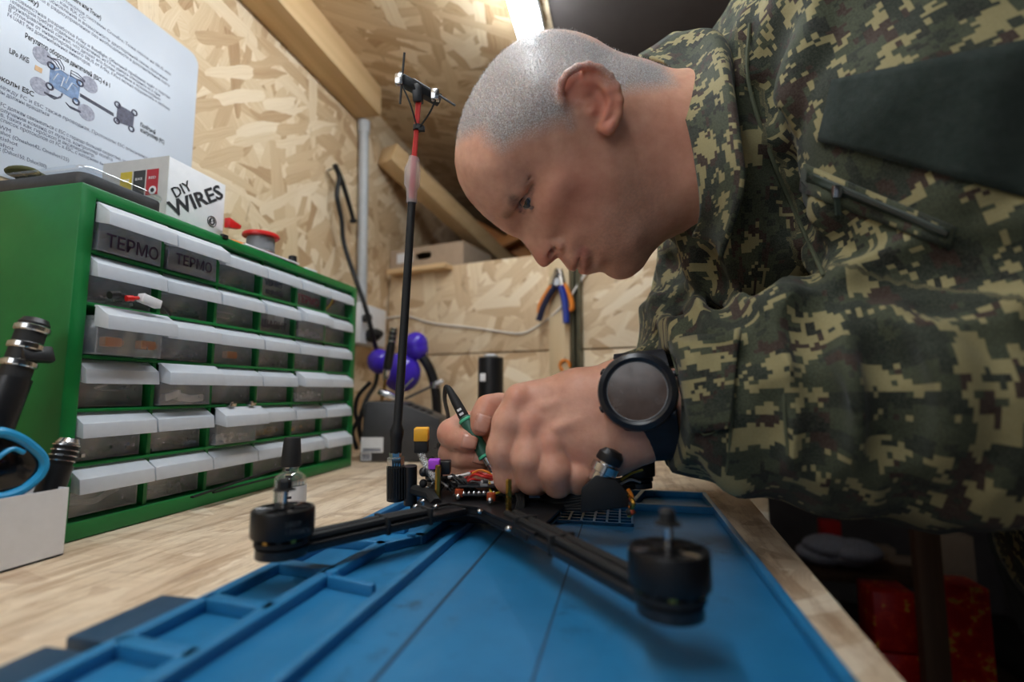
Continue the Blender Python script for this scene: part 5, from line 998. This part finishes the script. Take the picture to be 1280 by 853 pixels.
t.p(Base_Color=col, Roughness=t.ramp(t.noise(c, 90, 4), [(.3, (.42,)*3), (.7, (.58,)*3)]), Subsurface_Weight=.3, Subsurface_Radius=(.009, .003, .0015), Subsurface_Scale=1., Normal=t.bump(t.math('ADD', fine, t.math('MULTIPLY', t.noise(c, 160, 4), .8)), .22, .0008)); t.b.inputs['Specular IOR Level'].default_value = .4
M['skin'] = t.m
man = empty('person', (HIP[0], HIP[1], -.78), 'man with cropped grey hair in a camouflage jacket bent over the drone', 'person')
body = to_mesh('body', np.vstack(vs), np.vstack(fs), M['skin'], {k: np.concatenate(x) for k, x in at.items()}); under(body, man)
# eyes
t = NT('eye'); q = t.obj(); cn = t.n('SeparateXYZ', {0: q}); rad = t.math('SQRT', t.math('ADD', t.math('POWER', cn.outputs[0], 2.), t.math('POWER', cn.outputs[1], 2.)))
ir = t.ramp(t.math('MULTIPLY', rad, 100.), [(.0, S(8, 8, 10)), (.20, S(8, 8, 10)), (.23, S(62, 74, 82)), (.50, S(38, 46, 54)), (.55, S(150, 136, 130)), (1, S(140, 112, 104))]); t.p(Base_Color=ir, Roughness=.08); M['eye'] = t.m
for sgn in (1, -1):
    c_ = eyc*np.array([sgn, 1, 1]); cw = hw(*c_); gz_ = HP(655.5, 255.5, .036)-hw(*eyc); gz_ /= np.linalg.norm(gz_)
    if sgn < 0: gl_, gf_, gu_ = gz_@hL, gz_@hF, gz_@hU; gz_ = -gl_*0*hL+gf_*hF+gu_*hU; gz_ /= np.linalg.norm(gz_)
    b = MB().ball((0, 0, 0), .0131, 28, 18).build('eye', M['eye']); b.rotation_euler = Vector(gz_).to_track_quat('Z', 'Y').to_euler(); b.location = cw; under(b, man)
# cropped hair: short bristles over the scalp
hm = head_pack[2]['hair']; rs = np.random.RandomState(3); hvn = head_pack[0]; hfq = head_pack[1]
fc = hvn[hfq].mean(1); fnrm = np.cross(hvn[hfq[:, 1]]-hvn[hfq[:, 0]], hvn[hfq[:, 2]]-hvn[hfq[:, 0]]); fnrm /= np.linalg.norm(fnrm, axis=1)[:, None]+1e-12
pm = hm[hfq].mean(1); sel = rs.choice(len(fc), 52000, p=pm**1.5/(pm**1.5).sum()); p0 = fc[sel]+rs.normal(size=(52000, 3))*.0007; dd = fnrm[sel]*1.0-hU*.12+hF*.35+rs.normal(size=(52000, 3))*.28; dd /= np.linalg.norm(dd, axis=1)[:, None]
ln = rs.uniform(.0018, .0042, 52000)*(.5+.5*pm[sel]); sd = np.cross(dd, rs.normal(size=(52000, 3))); sd /= np.linalg.norm(sd, axis=1)[:, None]; p0 = p0-dd*.0006
tri = np.stack([p0-sd*.00011, p0+sd*.00011, p0+dd*ln[:, None]], 1).reshape(-1, 3); me = bpy.data.meshes.new('hair'); me.vertices.add(len(tri)); me.vertices.foreach_set('co', tri.astype(np.float32).ravel())
me.loops.add(len(tri)); me.loops.foreach_set('vertex_index', np.arange(len(tri), dtype=np.int32)); me.polygons.add(52000); me.polygons.foreach_set('loop_start', np.arange(0, len(tri), 3, dtype=np.int32)); me.update(calc_edges=True)
M['hair'] = plain('grey_hair', S(200, 199, 200), .4, scale=900, var=.2); hr = link(me, 'hair', M['hair']); tag(hr, kind='stuff'); under(hr, man)
# finger nails
M['nail'] = plain('finger_nail', S(196, 142, 122), .32, var=.04)
for (a, b, nd, wd) in (((577, 551, .4425), (596, 555, .4425), (-.25, .5, 0), .0062), ((606, 519, .4420), (600, 541, .4395), (0, 0, 0), .0072), ((592, 572, .4475), (607, 576, .4475), (0, 0, 0), .0045)):
    a, b = P(*a), P(*b); d = b-a; L = np.linalg.norm(d); d /= L; nn = -FW+.25*UP; nn -= d*(nn@d); nn /= np.linalg.norm(nn); sd = np.cross(nn, d); vsn = []
    for i in range(7):
        for j in range(7):
            x = (i/6-.5)*2; y = (j/6-.5)*2; k_ = (1-.25*max(0, x)**2); vsn.append((a+b)/2+d*x*L/2+sd*y*wd*k_-nn*(.0016*y*y+.0008*x*x)+nn*.0006)
    fsn = [(i*7+j, i*7+j+1, (i+1)*7+j+1, (i+1)*7+j) for i in range(6) for j in range(6)]; o = MB().add(vsn, fsn).build('finger_nail', M['nail']); 
    sm = o.modifiers.new('thick', 'SOLIDIFY'); sm.thickness = .0012; sm.offset = 0; under(o, man)
# ------------------------------------------------------------ soldering iron, wrist watch
M['iron_green'] = plain('green_grip', S(30, 84, 66), .5); M['iron_mint'] = plain('mint_ring', S(70, 180, 140), .4)
pa, pb = P(562, 488, .468), P(609, 575, .447); ax = pb-pa; L = np.linalg.norm(ax); ax /= L
iron = empty('soldering_iron', pb+ax*.05, 'slim soldering iron with a dark green grip held in the fingers', 'soldering iron')
def ip(t): return pa+ax*L*t
under(MB().lathe([(.0022, -.004), (.0032, 0), (.0044, .012), (.0050, L*.38), (.0048, L*.42)], 18, pa, ax).build('handle', M['matt_black']), iron)
under(MB().lathe([(.0050, L*.40), (.0060, L*.42), (.0058, L*.70), (.0064, L*.95), (.0052, L*.97)], 18, pa, ax).build('grip', M['iron_green']), iron)
for t0 in (.425, .93): under(MB().lathe([(.0062, L*t0), (.0068, L*(t0+.008)), (.0068, L*(t0+.030)), (.0062, L*(t0+.038))], 20, pa, ax).build('grip_ring', M['iron_mint']), iron)
under(MB().lathe([(.0040, L*.97), (.0040, L*1.06), (.0030, L*1.07), (.0022, L*1.35), (.0003, L*1.5)], 14, pa, ax).build('tip', M['chrome']), iron)
for k in range(2): 
    q = ip(.28+.06*k)-FW*.0050; under(MB().obox(q, ax, np.cross(ax, FW)/np.linalg.norm(np.cross(ax, FW)), FW, .0011, .0020, .0006).build('printed_mark', M['white'], smooth=False), iron)
under(MB().tube(spline([pa-ax*.003, P(557, 485, .475), P(556, 500, .50), P(560, 520, .55), P(562, 545, .60)]), .0022, 8).build('cable', M['matt_black']), iron)
M['watch_glass'] = plain('worn_watch_glass', S(74, 58, 50), .22, scale=140, var=.18); M['bezel'] = plain('watch_bezel', S(24, 26, 32), .35); M['strap'] = plain('watch_strap', S(20, 24, 34), .6)
wc = P(796, 489, .352); wn = C0-wc; wn /= np.linalg.norm(wn); wn = wn+.10*UP-.10*RT; wn /= np.linalg.norm(wn); k_ = .352/FPX
wat = empty('wrist_watch', P(800, 500, .38), 'round black sports watch strapped on the wrist', 'watch')
under(MB().lathe([(44*k_, -.012), (49*k_, -.010), (50*k_, -.003), (48*k_, .0), (42*k_, .0022), (38.5*k_, .0010), (37*k_, -.0010), (0, -.0012)], 56, wc, wn).build('case', M['bezel']), wat)
under(MB().lathe([(38*k_, -.0006), (37.5*k_, .0004), (36.5*k_, -.0002)], 56, wc, wn).build('inner_ring', M['grey']), wat); under(MB().lathe([(36.6*k_, -.0008), (36.6*k_, -.0002), (20*k_, .0002), (0, .0002)], 48, wc, wn).build('display_glass', M['watch_glass']), wat)
lft = np.cross(UP, wn); lft /= np.linalg.norm(lft); upv = np.cross(wn, lft)
for a_ in (.5, -.5, math.pi-.5, math.pi+.5):
    q = wc+(lft*math.cos(a_)+upv*math.sin(a_))*49*k_-wn*.006; under(MB().lathe([(.0028, 0), (.0028, .0016), (.0020, .0022)], 12, q, lft*math.cos(a_)+upv*math.sin(a_)).build('side_button', M['bezel']), wat)
# strap: a band round the wrist, running from the top of the case over and under
wr = P(806, 507, .400); ax_ = P(870, 500, .392)-P(780, 508, .402); ax_ /= np.linalg.norm(ax_); s1 = np.cross(ax_, wn); s1 /= np.linalg.norm(s1); s2 = np.cross(s1, ax_)
band = []; NB = 40
for k in range(NB+1):
    a_ = 2*math.pi*k/NB; rr_ = (.0415, .031); ctr = wr+s1*rr_[0]*math.cos(a_)+s2*rr_[1]*math.sin(a_)
    nrm_ = s1*math.cos(a_)/rr_[0]+s2*math.sin(a_)/rr_[1]; nrm_ /= np.linalg.norm(nrm_)
    for w_, t_ in ((-.0215, -.0005), (-.0205, .0026), (.0205, .0026), (.0215, -.0005)): band.append(ctr+ax_*w_*.95+nrm_*t_)
under(MB().add(band, [(4*k+j, 4*(k+1)+j, 4*(k+1)+(j+1) % 4, 4*k+(j+1) % 4) for k in range(NB) for j in range(4)]).build('strap', M['strap']), wat)
# ------------------------------------------------------------ jacket
t = NT('digital_camouflage'); uv = t.n('Attribute', attribute_name='camo').outputs['Vector']
px_ = .0026; sn = t.n('VectorMath', {0: uv, 1: (px_,)*3}, operation='SNAP').outputs[0]
def lay(sc, off, st=(1, 1, 1), det=3.): return t.noise(t.n('Mapping', {0: sn, 1: off, 3: st}).outputs[0], sc, det, .62)
step = lambda v, th: t.math('GREATER_THAN', v, th)
col = S(56, 62, 44); wv = t.noise(t.obj(), 900, 2)
col = t.mix(step(lay(40, (0, 0, 0), (.8, 1.1, 1)),   .505), S(54, 59, 43), S(136, 126, 88)); col = t.mix(step(lay(44, (3, 1, 0), (.75, 1.2, 1)), .530), col, S(33, 39, 31)); col = t.mix(step(lay(58, (7, 5, 0), (.8, 1.1, 1), 2.), .590), col, S(50, 33, 28)); col = t.mix(step(lay(50, (1, 9, 0), (.8, 1.1, 1), 2.), .640), col, S(24, 26, 22))
col = t.mix(.10, col, t.ramp(wv, [(.4, S(60, 60, 50)), (.6, S(140, 140, 120))]))
tw = t.n('TexWave', {'Vector': uv, 'Scale': 420.}, bands_direction='DIAGONAL').outputs[1]
t.p(Base_Color=col, Roughness=.82, Normal=t.bump(t.math('ADD', tw, t.noise(t.obj(), 220, 4)), .18, .0006)); t.b.inputs['Specular IOR Level'].default_value = .2; t.b.inputs['Sheen Weight'].default_value = .08; M['camo'] = t.m
M['tape'] = plain('dark_green_tape', S(34, 44, 34), .6, bump=.2); M['trouser'] = plain('dark_trouser_cloth', S(30, 32, 27), .9, bump=.3); M['zip'] = plain('dark_zip', S(40, 42, 36), .5)
HS = .0042
def camo_uv(v, chains):
    best = np.full(len(v), 9.); uvw = np.zeros((len(v), 3))
    for ci, c in enumerate(chains):
        A0, A1 = np.array(c[0][0]), np.array(c[-1][0]); d = (A1-A0)/np.linalg.norm(A1-A0); e1_ = np.cross(d, FW); e1_ /= np.linalg.norm(e1_); e2_ = np.cross(d, e1_); rm = np.mean([r for _, r in c])
        ds = np.full(len(v), 9.)
        for (a, ra), (b, rb) in zip(c[:-1], c[1:]):
            a, b = np.array(a), np.array(b); ab = b-a; L = np.linalg.norm(ab); t_ = np.clip((v-a)@ab/L/L, 0, 1); ds = np.minimum(ds, np.linalg.norm(v-a-t_[:, None]*ab, axis=1)-(ra+(rb-ra)*t_))
        m = ds < best; best[m] = ds[m]; q = v-A0; uvw[m] = np.stack([q@d+ci*3.1, np.arctan2(q@e1_, q@e2_)*rm, 0*ds], 1)[m]
    return uvw
def garment(name, chains, h, k, carve=(), ridges=(), grooves=(), amp=.006, seed=1, cuts=(), it=3, fold=None, kk=None):
    F = field_for(chains, h, .05)
    for c in chains:
        T = Field(F.lo, F.lo+F.h*(F.n-1), F.h); T.n = F.n; T.D = np.full(F.n, .06, np.float32); T.chain(c, k); F.merge(tuple(slice(0, n) for n in F.n), T.D, kk or k)
    # gathers: warped ripples, strongest where fold() says
    g = np.stack(np.meshgrid(*[F.lo[i]+h*np.arange(F.n[i]) for i in range(3)], indexing='ij')).astype(np.float32)
    m = np.abs(F.D) < .03; p = np.stack([x[m] for x in g], 1); w_ = vnoise(p*24, seed)*.7+(1-2*np.abs(vnoise(p*34+3, seed+5)))*.9+.35*vnoise(p*70, seed+9)
    if fold: w_ = w_*fold(p)
    F.D[m] -= (amp*w_).astype(np.float32)
    def hit(x, y):
        ts = np.arange(.2, 1.0, .0015); p = C0+ts[:, None]*ray(x, y); i = np.round((p-F.lo)/h).astype(int); ok = np.all((i >= 0) & (i < F.n), axis=1); d = np.full(len(ts), 1.); d[ok] = F.D[tuple(i[ok].T)]
        k = np.argmax(d < 0); return ts[k] if d[k] < 0 else None
    for lst, sub in ((ridges, False), (grooves, True)):
        todo = []
        for pts in lst:
            q = spline([(x, y, r) for x, y, r in pts], 5); c = []
            for x, y, r in q:
                t0 = hit(x, y)
                if t0: r = r*(1.5 if not sub else 1.8); c.append((P(x, y, t0+(r*.45 if not sub else -r*.2)), r))
            if len(c) > 1: todo.append(c)
        for c in todo: F.chain(c, .011 if not sub else .009, sub)
    for pt, nv_, rad in cuts:          # sleeve ends cut square
        q = [g[i]-pt[i] for i in range(3)]; near_ = (q[0]**2+q[1]**2+q[2]**2) < rad*rad; pl_ = (q[0]*nv_[0]+q[1]*nv_[1]+q[2]*nv_[2]).astype(np.float32)
        F.D[near_] = np.maximum(F.D, pl_)[near_]
    for c in carve: F.chain(c, .003, True)
    v, f = F.mesh(); v = relax(v, f, it)
    return v, f
tors = [(P(925, 215, .515), .085), (P(985, 205, .53), .105), (P(1010, 330, .545), .120), (P(1170, 440, .61), .135), (P(1370, 560, .66), .140), (P(1440, 690, .65), .140), (P(1500, 740, .645), .14)]
nape = [(P(942, 120, .49), .062), (P(948, 220, .48), .066), (P(940, 300, .49), .062)]
shou = [(P(965, 95, .57), .075), (P(1010, 40, .55), .085), (P(1085, 20, .47), .095), (P(1120, 60, .42), .095)]
uarm = [(P(1100, 40, .415), .098), (P(1180, 190, .365), .092), (P(1275, 400, .335), .085), (P(1300, 470, .330), .082)]
farm = [(P(1315, 490, .328), .084), (P(1180, 492, .338), .080), (P(1060, 500, .356), .068), (P(985, 500, .370), .060), (P(915, 500, .384), .0520), (P(862, 492, .392), .0475), (P(825, 494, .394), .0440)]
frr = [(P(903, 330, .60), .070), (P(872, 410, .585), .060), (P(860, 470, .57), .050), (P(790, 505, .545), .042), (P(745, 515, .532), .038)]
shf = [(P(940, 120, .60), .085), (P(905, 200, .62), .080), (P(903, 330, .60), .070)]
chn = [tors, nape, shou, uarm, farm, shf, frr]
wr_ = [[(P(890, 200, .475), .050), (P(835, 190, .472), .056)], [(P(880, 495, .3965), .036), (P(790, 503, .400), .040)], [(P(760, 512, .535), .030), (P(720, 520, .53), .030)]]
def foldw(p):
    e = np.zeros(len(p))
    for q, r, a in ((P(1280, 450, .30), .16, 1.0), (P(1010, 440, .33), .12, 1.1), (P(900, 480, .35), .08, .7), (P(870, 330, .48), .10, 1.0), (P(1000, 140, .42), .12, .6)): e = np.maximum(e, a*np.exp(-((p-q)**2).sum(1)/r**2))
    return .35+e
rid = [[(905, 412, .006), (960, 404, .010), (1000, 392, .011), (1022, 415, .010), (1030, 455, .006)], [(1055, 376, .010), (1120, 356, .013), (1200, 350, .014), (1290, 355, .012)], [(985, 388, .008), (1010, 368, .010), (1050, 360, .010)],
       [(965, 425, .006), (985, 500, .007), (985, 575, .005)], [(1040, 440, .008), (1068, 500, .009), (1060, 575, .006)], [(905, 520, .005), (908, 575, .006), (925, 605, .004)], [(1150, 430, .008), (1180, 500, .010), (1170, 580, .008)],
       [(1120, 335, .009), (1200, 312, .011), (1290, 280, .010)], [(938, 20, .006), (925, 110, .008), (955, 200, .008), (985, 290, .007), (1000, 350, .005)], [(1020, 40, .007), (1000, 110, .009), (985, 180, .007)], [(1040, 250, .006), (1030, 310, .008), (1050, 350, .006)],
       [(830, 335, .006), (862, 372, .008), (880, 420, .006)], [(905, 340, .006), (915, 390, .007)], [(820, 370, .005), (835, 410, .006)]]
gro = [[(1065, 352, .006), (1150, 332, .009), (1290, 318, .009)], [(1015, 435, .005), (1012, 395, .006), (1035, 362, .006)], [(945, 420, .004), (962, 500, .005), (960, 580, .004)], [(1015, 455, .004), (1030, 520, .005), (1025, 585, .004)], [(1100, 420, .005), (1125, 500, .006), (1115, 580, .005)],
       [(948, 110, .005), (985, 230, .006), (1012, 340, .006)], [(880, 320, .005), (900, 372, .006), (930, 400, .005)], [(835, 325, .004), (845, 360, .005), (860, 415, .004)]]
v, f = garment('jacket', chn, HS, .03, wr_, rid, gro, .0085, 4, fold=foldw, kk=.018, cuts=[(P(836, 497, .39), -RT*.98+FW*.05, .085)])
jk = to_mesh('jacket', v, f, M['camo'], dict(camo=camo_uv(v, chn))); under(jk, man)
# collar: a turned-down band round the neck, laid out as a strip (inner edge, crest, outer edge)
def strip(name, rows, m, th, sub=2, parent=jk, uvsc=True):
    rows = [spline([P(*q) for q in r], 6) for r in rows]; n = len(rows[0]); R_ = np.array(rows)
    C2 = np.array([spline(R_[:, j], 5) for j in range(n)]).transpose(1, 0, 2); a, b = C2.shape[:2]; vs = C2.reshape(-1, 3)
    fs = np.array([(i*b+j, i*b+j+1, (i+1)*b+j+1, (i+1)*b+j) for i in range(a-1) for j in range(b-1)])
    du = np.r_[0, np.cumsum(np.linalg.norm(np.diff(C2[a//2], axis=0), axis=1))]; dv = np.r_[0, np.cumsum(np.linalg.norm(np.diff(C2[:, b//2], axis=0), axis=1))]
    uvw = np.array([(du[j]+7.7, dv[i]+len(name), 0) for i in range(a) for j in range(b)])
    vs = vs+(vnoise(vs*60, 11)*.0012)[:, None]*FW
    o = to_mesh(name, vs, fs, m, dict(camo=uvw)); sm = o.modifiers.new('thick', 'SOLIDIFY'); sm.thickness = th; sm.offset = 0; under(o, parent); return o
strip('collar', [[(798, 70, .505), (836, 84, .470), (854, 136, .425), (869, 198, .403), (876, 262, .406), (866, 296, .44)],
                 [(812, 62, .505), (862, 70, .465), (882, 120, .410), (892, 190, .388), (894, 250, .390), (884, 300, .42)],
                 [(830, 50, .50), (885, 42, .455), (905, 100, .395), (914, 180, .372), (918, 235, .372), (898, 312, .40)],
                 [(845, 42, .505), (900, 44, .455), (914, 110, .392), (924, 180, .368), (927, 238, .366), (900, 322, .40)],
                 [(870, 46, .52), (912, 62, .46), (916, 130, .402), (922, 190, .380), (924, 240, .376), (900, 326, .41)]], M['camo'], .0035)
# cuff tab, sleeve seam, sleeve pocket with its zip, shoulder patch
def on_jacket(px, py, lift=.002):
    bvh = on_jacket.b; o = Vector(C0); d = Vector(ray(px, py)).normalized(); h, n, i, _ = bvh.ray_cast(o, d)
    return np.array(h)-ray(px, py)/np.linalg.norm(ray(px, py))*lift if h else P(px, py, .4)
from mathutils.bvhtree import BVHTree
on_jacket.b = BVHTree.FromPolygons([tuple(x) for x in v], [tuple(int(i) for i in q) for q in f])
def patch(name, q, m, lift, th, nu=14, nv=10, off=0.):    # a cloth piece lying on the jacket inside a four-cornered outline
    q = np.array(q, float); vs = []; 
    for i in range(nv+1):
        for j in range(nu+1):
            a, b = j/nu, i/nv; p = (q[0]*(1-a)+q[1]*a)*(1-b)+(q[3]*(1-a)+q[2]*a)*b; vs.append(on_jacket(p[0], p[1], lift))
    vs = np.array(vs); w_ = nu+1
    for _ in range(2):
        g = vs.reshape(nv+1, w_, 3).copy(); g[1:-1, 1:-1] = (g[1:-1, 1:-1]*2+g[:-2, 1:-1]+g[2:, 1:-1]+g[1:-1, :-2]+g[1:-1, 2:])/6; vs = g.reshape(-1, 3)
    fs = np.array([(i*w_+j, i*w_+j+1, (i+1)*w_+j+1, (i+1)*w_+j) for i in range(nv) for j in range(nu)]); g = vs.reshape(nv+1, w_, 3)
    du = np.linalg.norm(g[nv//2, -1]-g[nv//2, 0]); dv = np.linalg.norm(g[-1, nu//2]-g[0, nu//2]); uvw = np.array([(off+du*j/nu, off*2+dv*i/nv, 0) for i in range(nv+1) for j in range(nu+1)])
    o = to_mesh(name, vs, fs, m, dict(camo=uvw)); sm = o.modifiers.new('thick', 'SOLIDIFY'); sm.thickness = th; sm.offset = 0; under(o, jk); return o
patch('cuff_tab', [(838, 427), (925, 412), (912, 536), (866, 541)], M['camo'], .004, .004, off=5.)
M['seam'] = plain('seam_thread', S(70, 74, 54), .8)
def seam(pts, r=.0011, m='seam', name='seam', lift=.0004): under(MB().tube(spline([on_jacket(*p, lift) for p in pts], 4), r, 6).build(name, M[m]), jk)
seam([(905, 412), (915, 470), (913, 540), (908, 590)]); seam([(937, 30), (935, 100), (962, 190), (1000, 280), (1030, 345)], .0016); seam([(985, 430), (980, 500), (985, 570)], .0010); seam([(835, 428), (870, 536), (910, 531)], .0007)
patch('pocket_welt', [(1004, 204), (1195, 284), (1188, 312), (1000, 240)], M['camo'], .0016, .0020, 18, 4, off=9.)
patch('pocket_opening', [(1010, 214), (1188, 288), (1184, 298), (1008, 226)], M['tape'], .0030, .0012, 18, 3)
seam([(1012, 221), (1060, 241), (1120, 266), (1184, 293)], .0013, 'zip', 'pocket_zip', .0040); q = on_jacket(1046, 240, .006); under(MB().obox(q, RT, UP, FW, .003, .0045, .0018).build('zip_pull', M['chrome'], bevel=.001), jk); under(MB().bar(q-UP*.004, q-UP*.016+RT*.001, .003, .0018, FW).build('zip_cord', M['tape']), jk)
M['patch'] = plain('dark_green_fleece_patch', S(26, 36, 30), .95, scale=300, var=.2, bump=.4)
patch('sleeve_patch', [(1040, 100), (1330, 40), (1340, 262), (1022, 176)], M['patch'], .0024, .0016, 16, 12)
# trousers and boots
tr = [[(P(1500, 745, .64), .135), (P(1500, 745, .64)*np.array([1, 1, 0])+np.array([.06, -.06, -.42]), .085), (P(1500, 745, .64)*np.array([1, 1, 0])+np.array([.05, -.05, -.69]), .060)],
      [(P(1500, 745, .64)+np.array([.02, .17, 0]), .125), (P(1500, 745, .64)*np.array([1, 1, 0])+np.array([.06, .20, -.42]), .085), (P(1500, 745, .64)*np.array([1, 1, 0])+np.array([.06, .20, -.69]), .060)]]
v, f = garment('trousers', tr, .0075, .03, amp=.006, seed=8); to = to_mesh('trousers', v, f, M['trouser'], dict(camo=camo_uv(v, tr))); under(to, man)
for c in tr:
    a = c[-1][0]; F_ = Field(a+np.array([-.26, -.07, -.11]), a+np.array([.09, .07, .10]), .005); F_.chain([(a+np.array([0, 0, .06]), .055), (np.array([a[0], a[1], -.735]), .045), (np.array([a[0]-.16, a[1], -.745]), .035), (np.array([a[0]-.20, a[1], -.75]), .030)], .02)
    F_.D = np.maximum(F_.D, (-.779-(F_.lo[2]+.005*np.arange(F_.n[2])))[None, None, :].astype(np.float32)); v, f = F_.mesh(); under(to_mesh('boot', v, f, M['matt_black']), man)
# ============================================================ repeats carry a group
GR = {'loose_parts': 'loose parts seen through the drawer fronts', 'wire_connector': 'orange connectors inside the drawers', 'plug_housing': 'white plug housings inside one drawer', 'wire_coil': 'pale wires inside the drawers', 'metal_clip': 'small metal clips on a drawer edge',
      'nail': 'nails in the walls', 'food_packet': 'packets on the low shelf', 'black_lead': 'black leads behind the cabinet end', 'small_carton': 'brown cartons by the speckled bag'}
for o in COL.objects:
    k = o.name.split('.')[0]
    if o.parent is None and k in GR: o['group'] = GR[k]
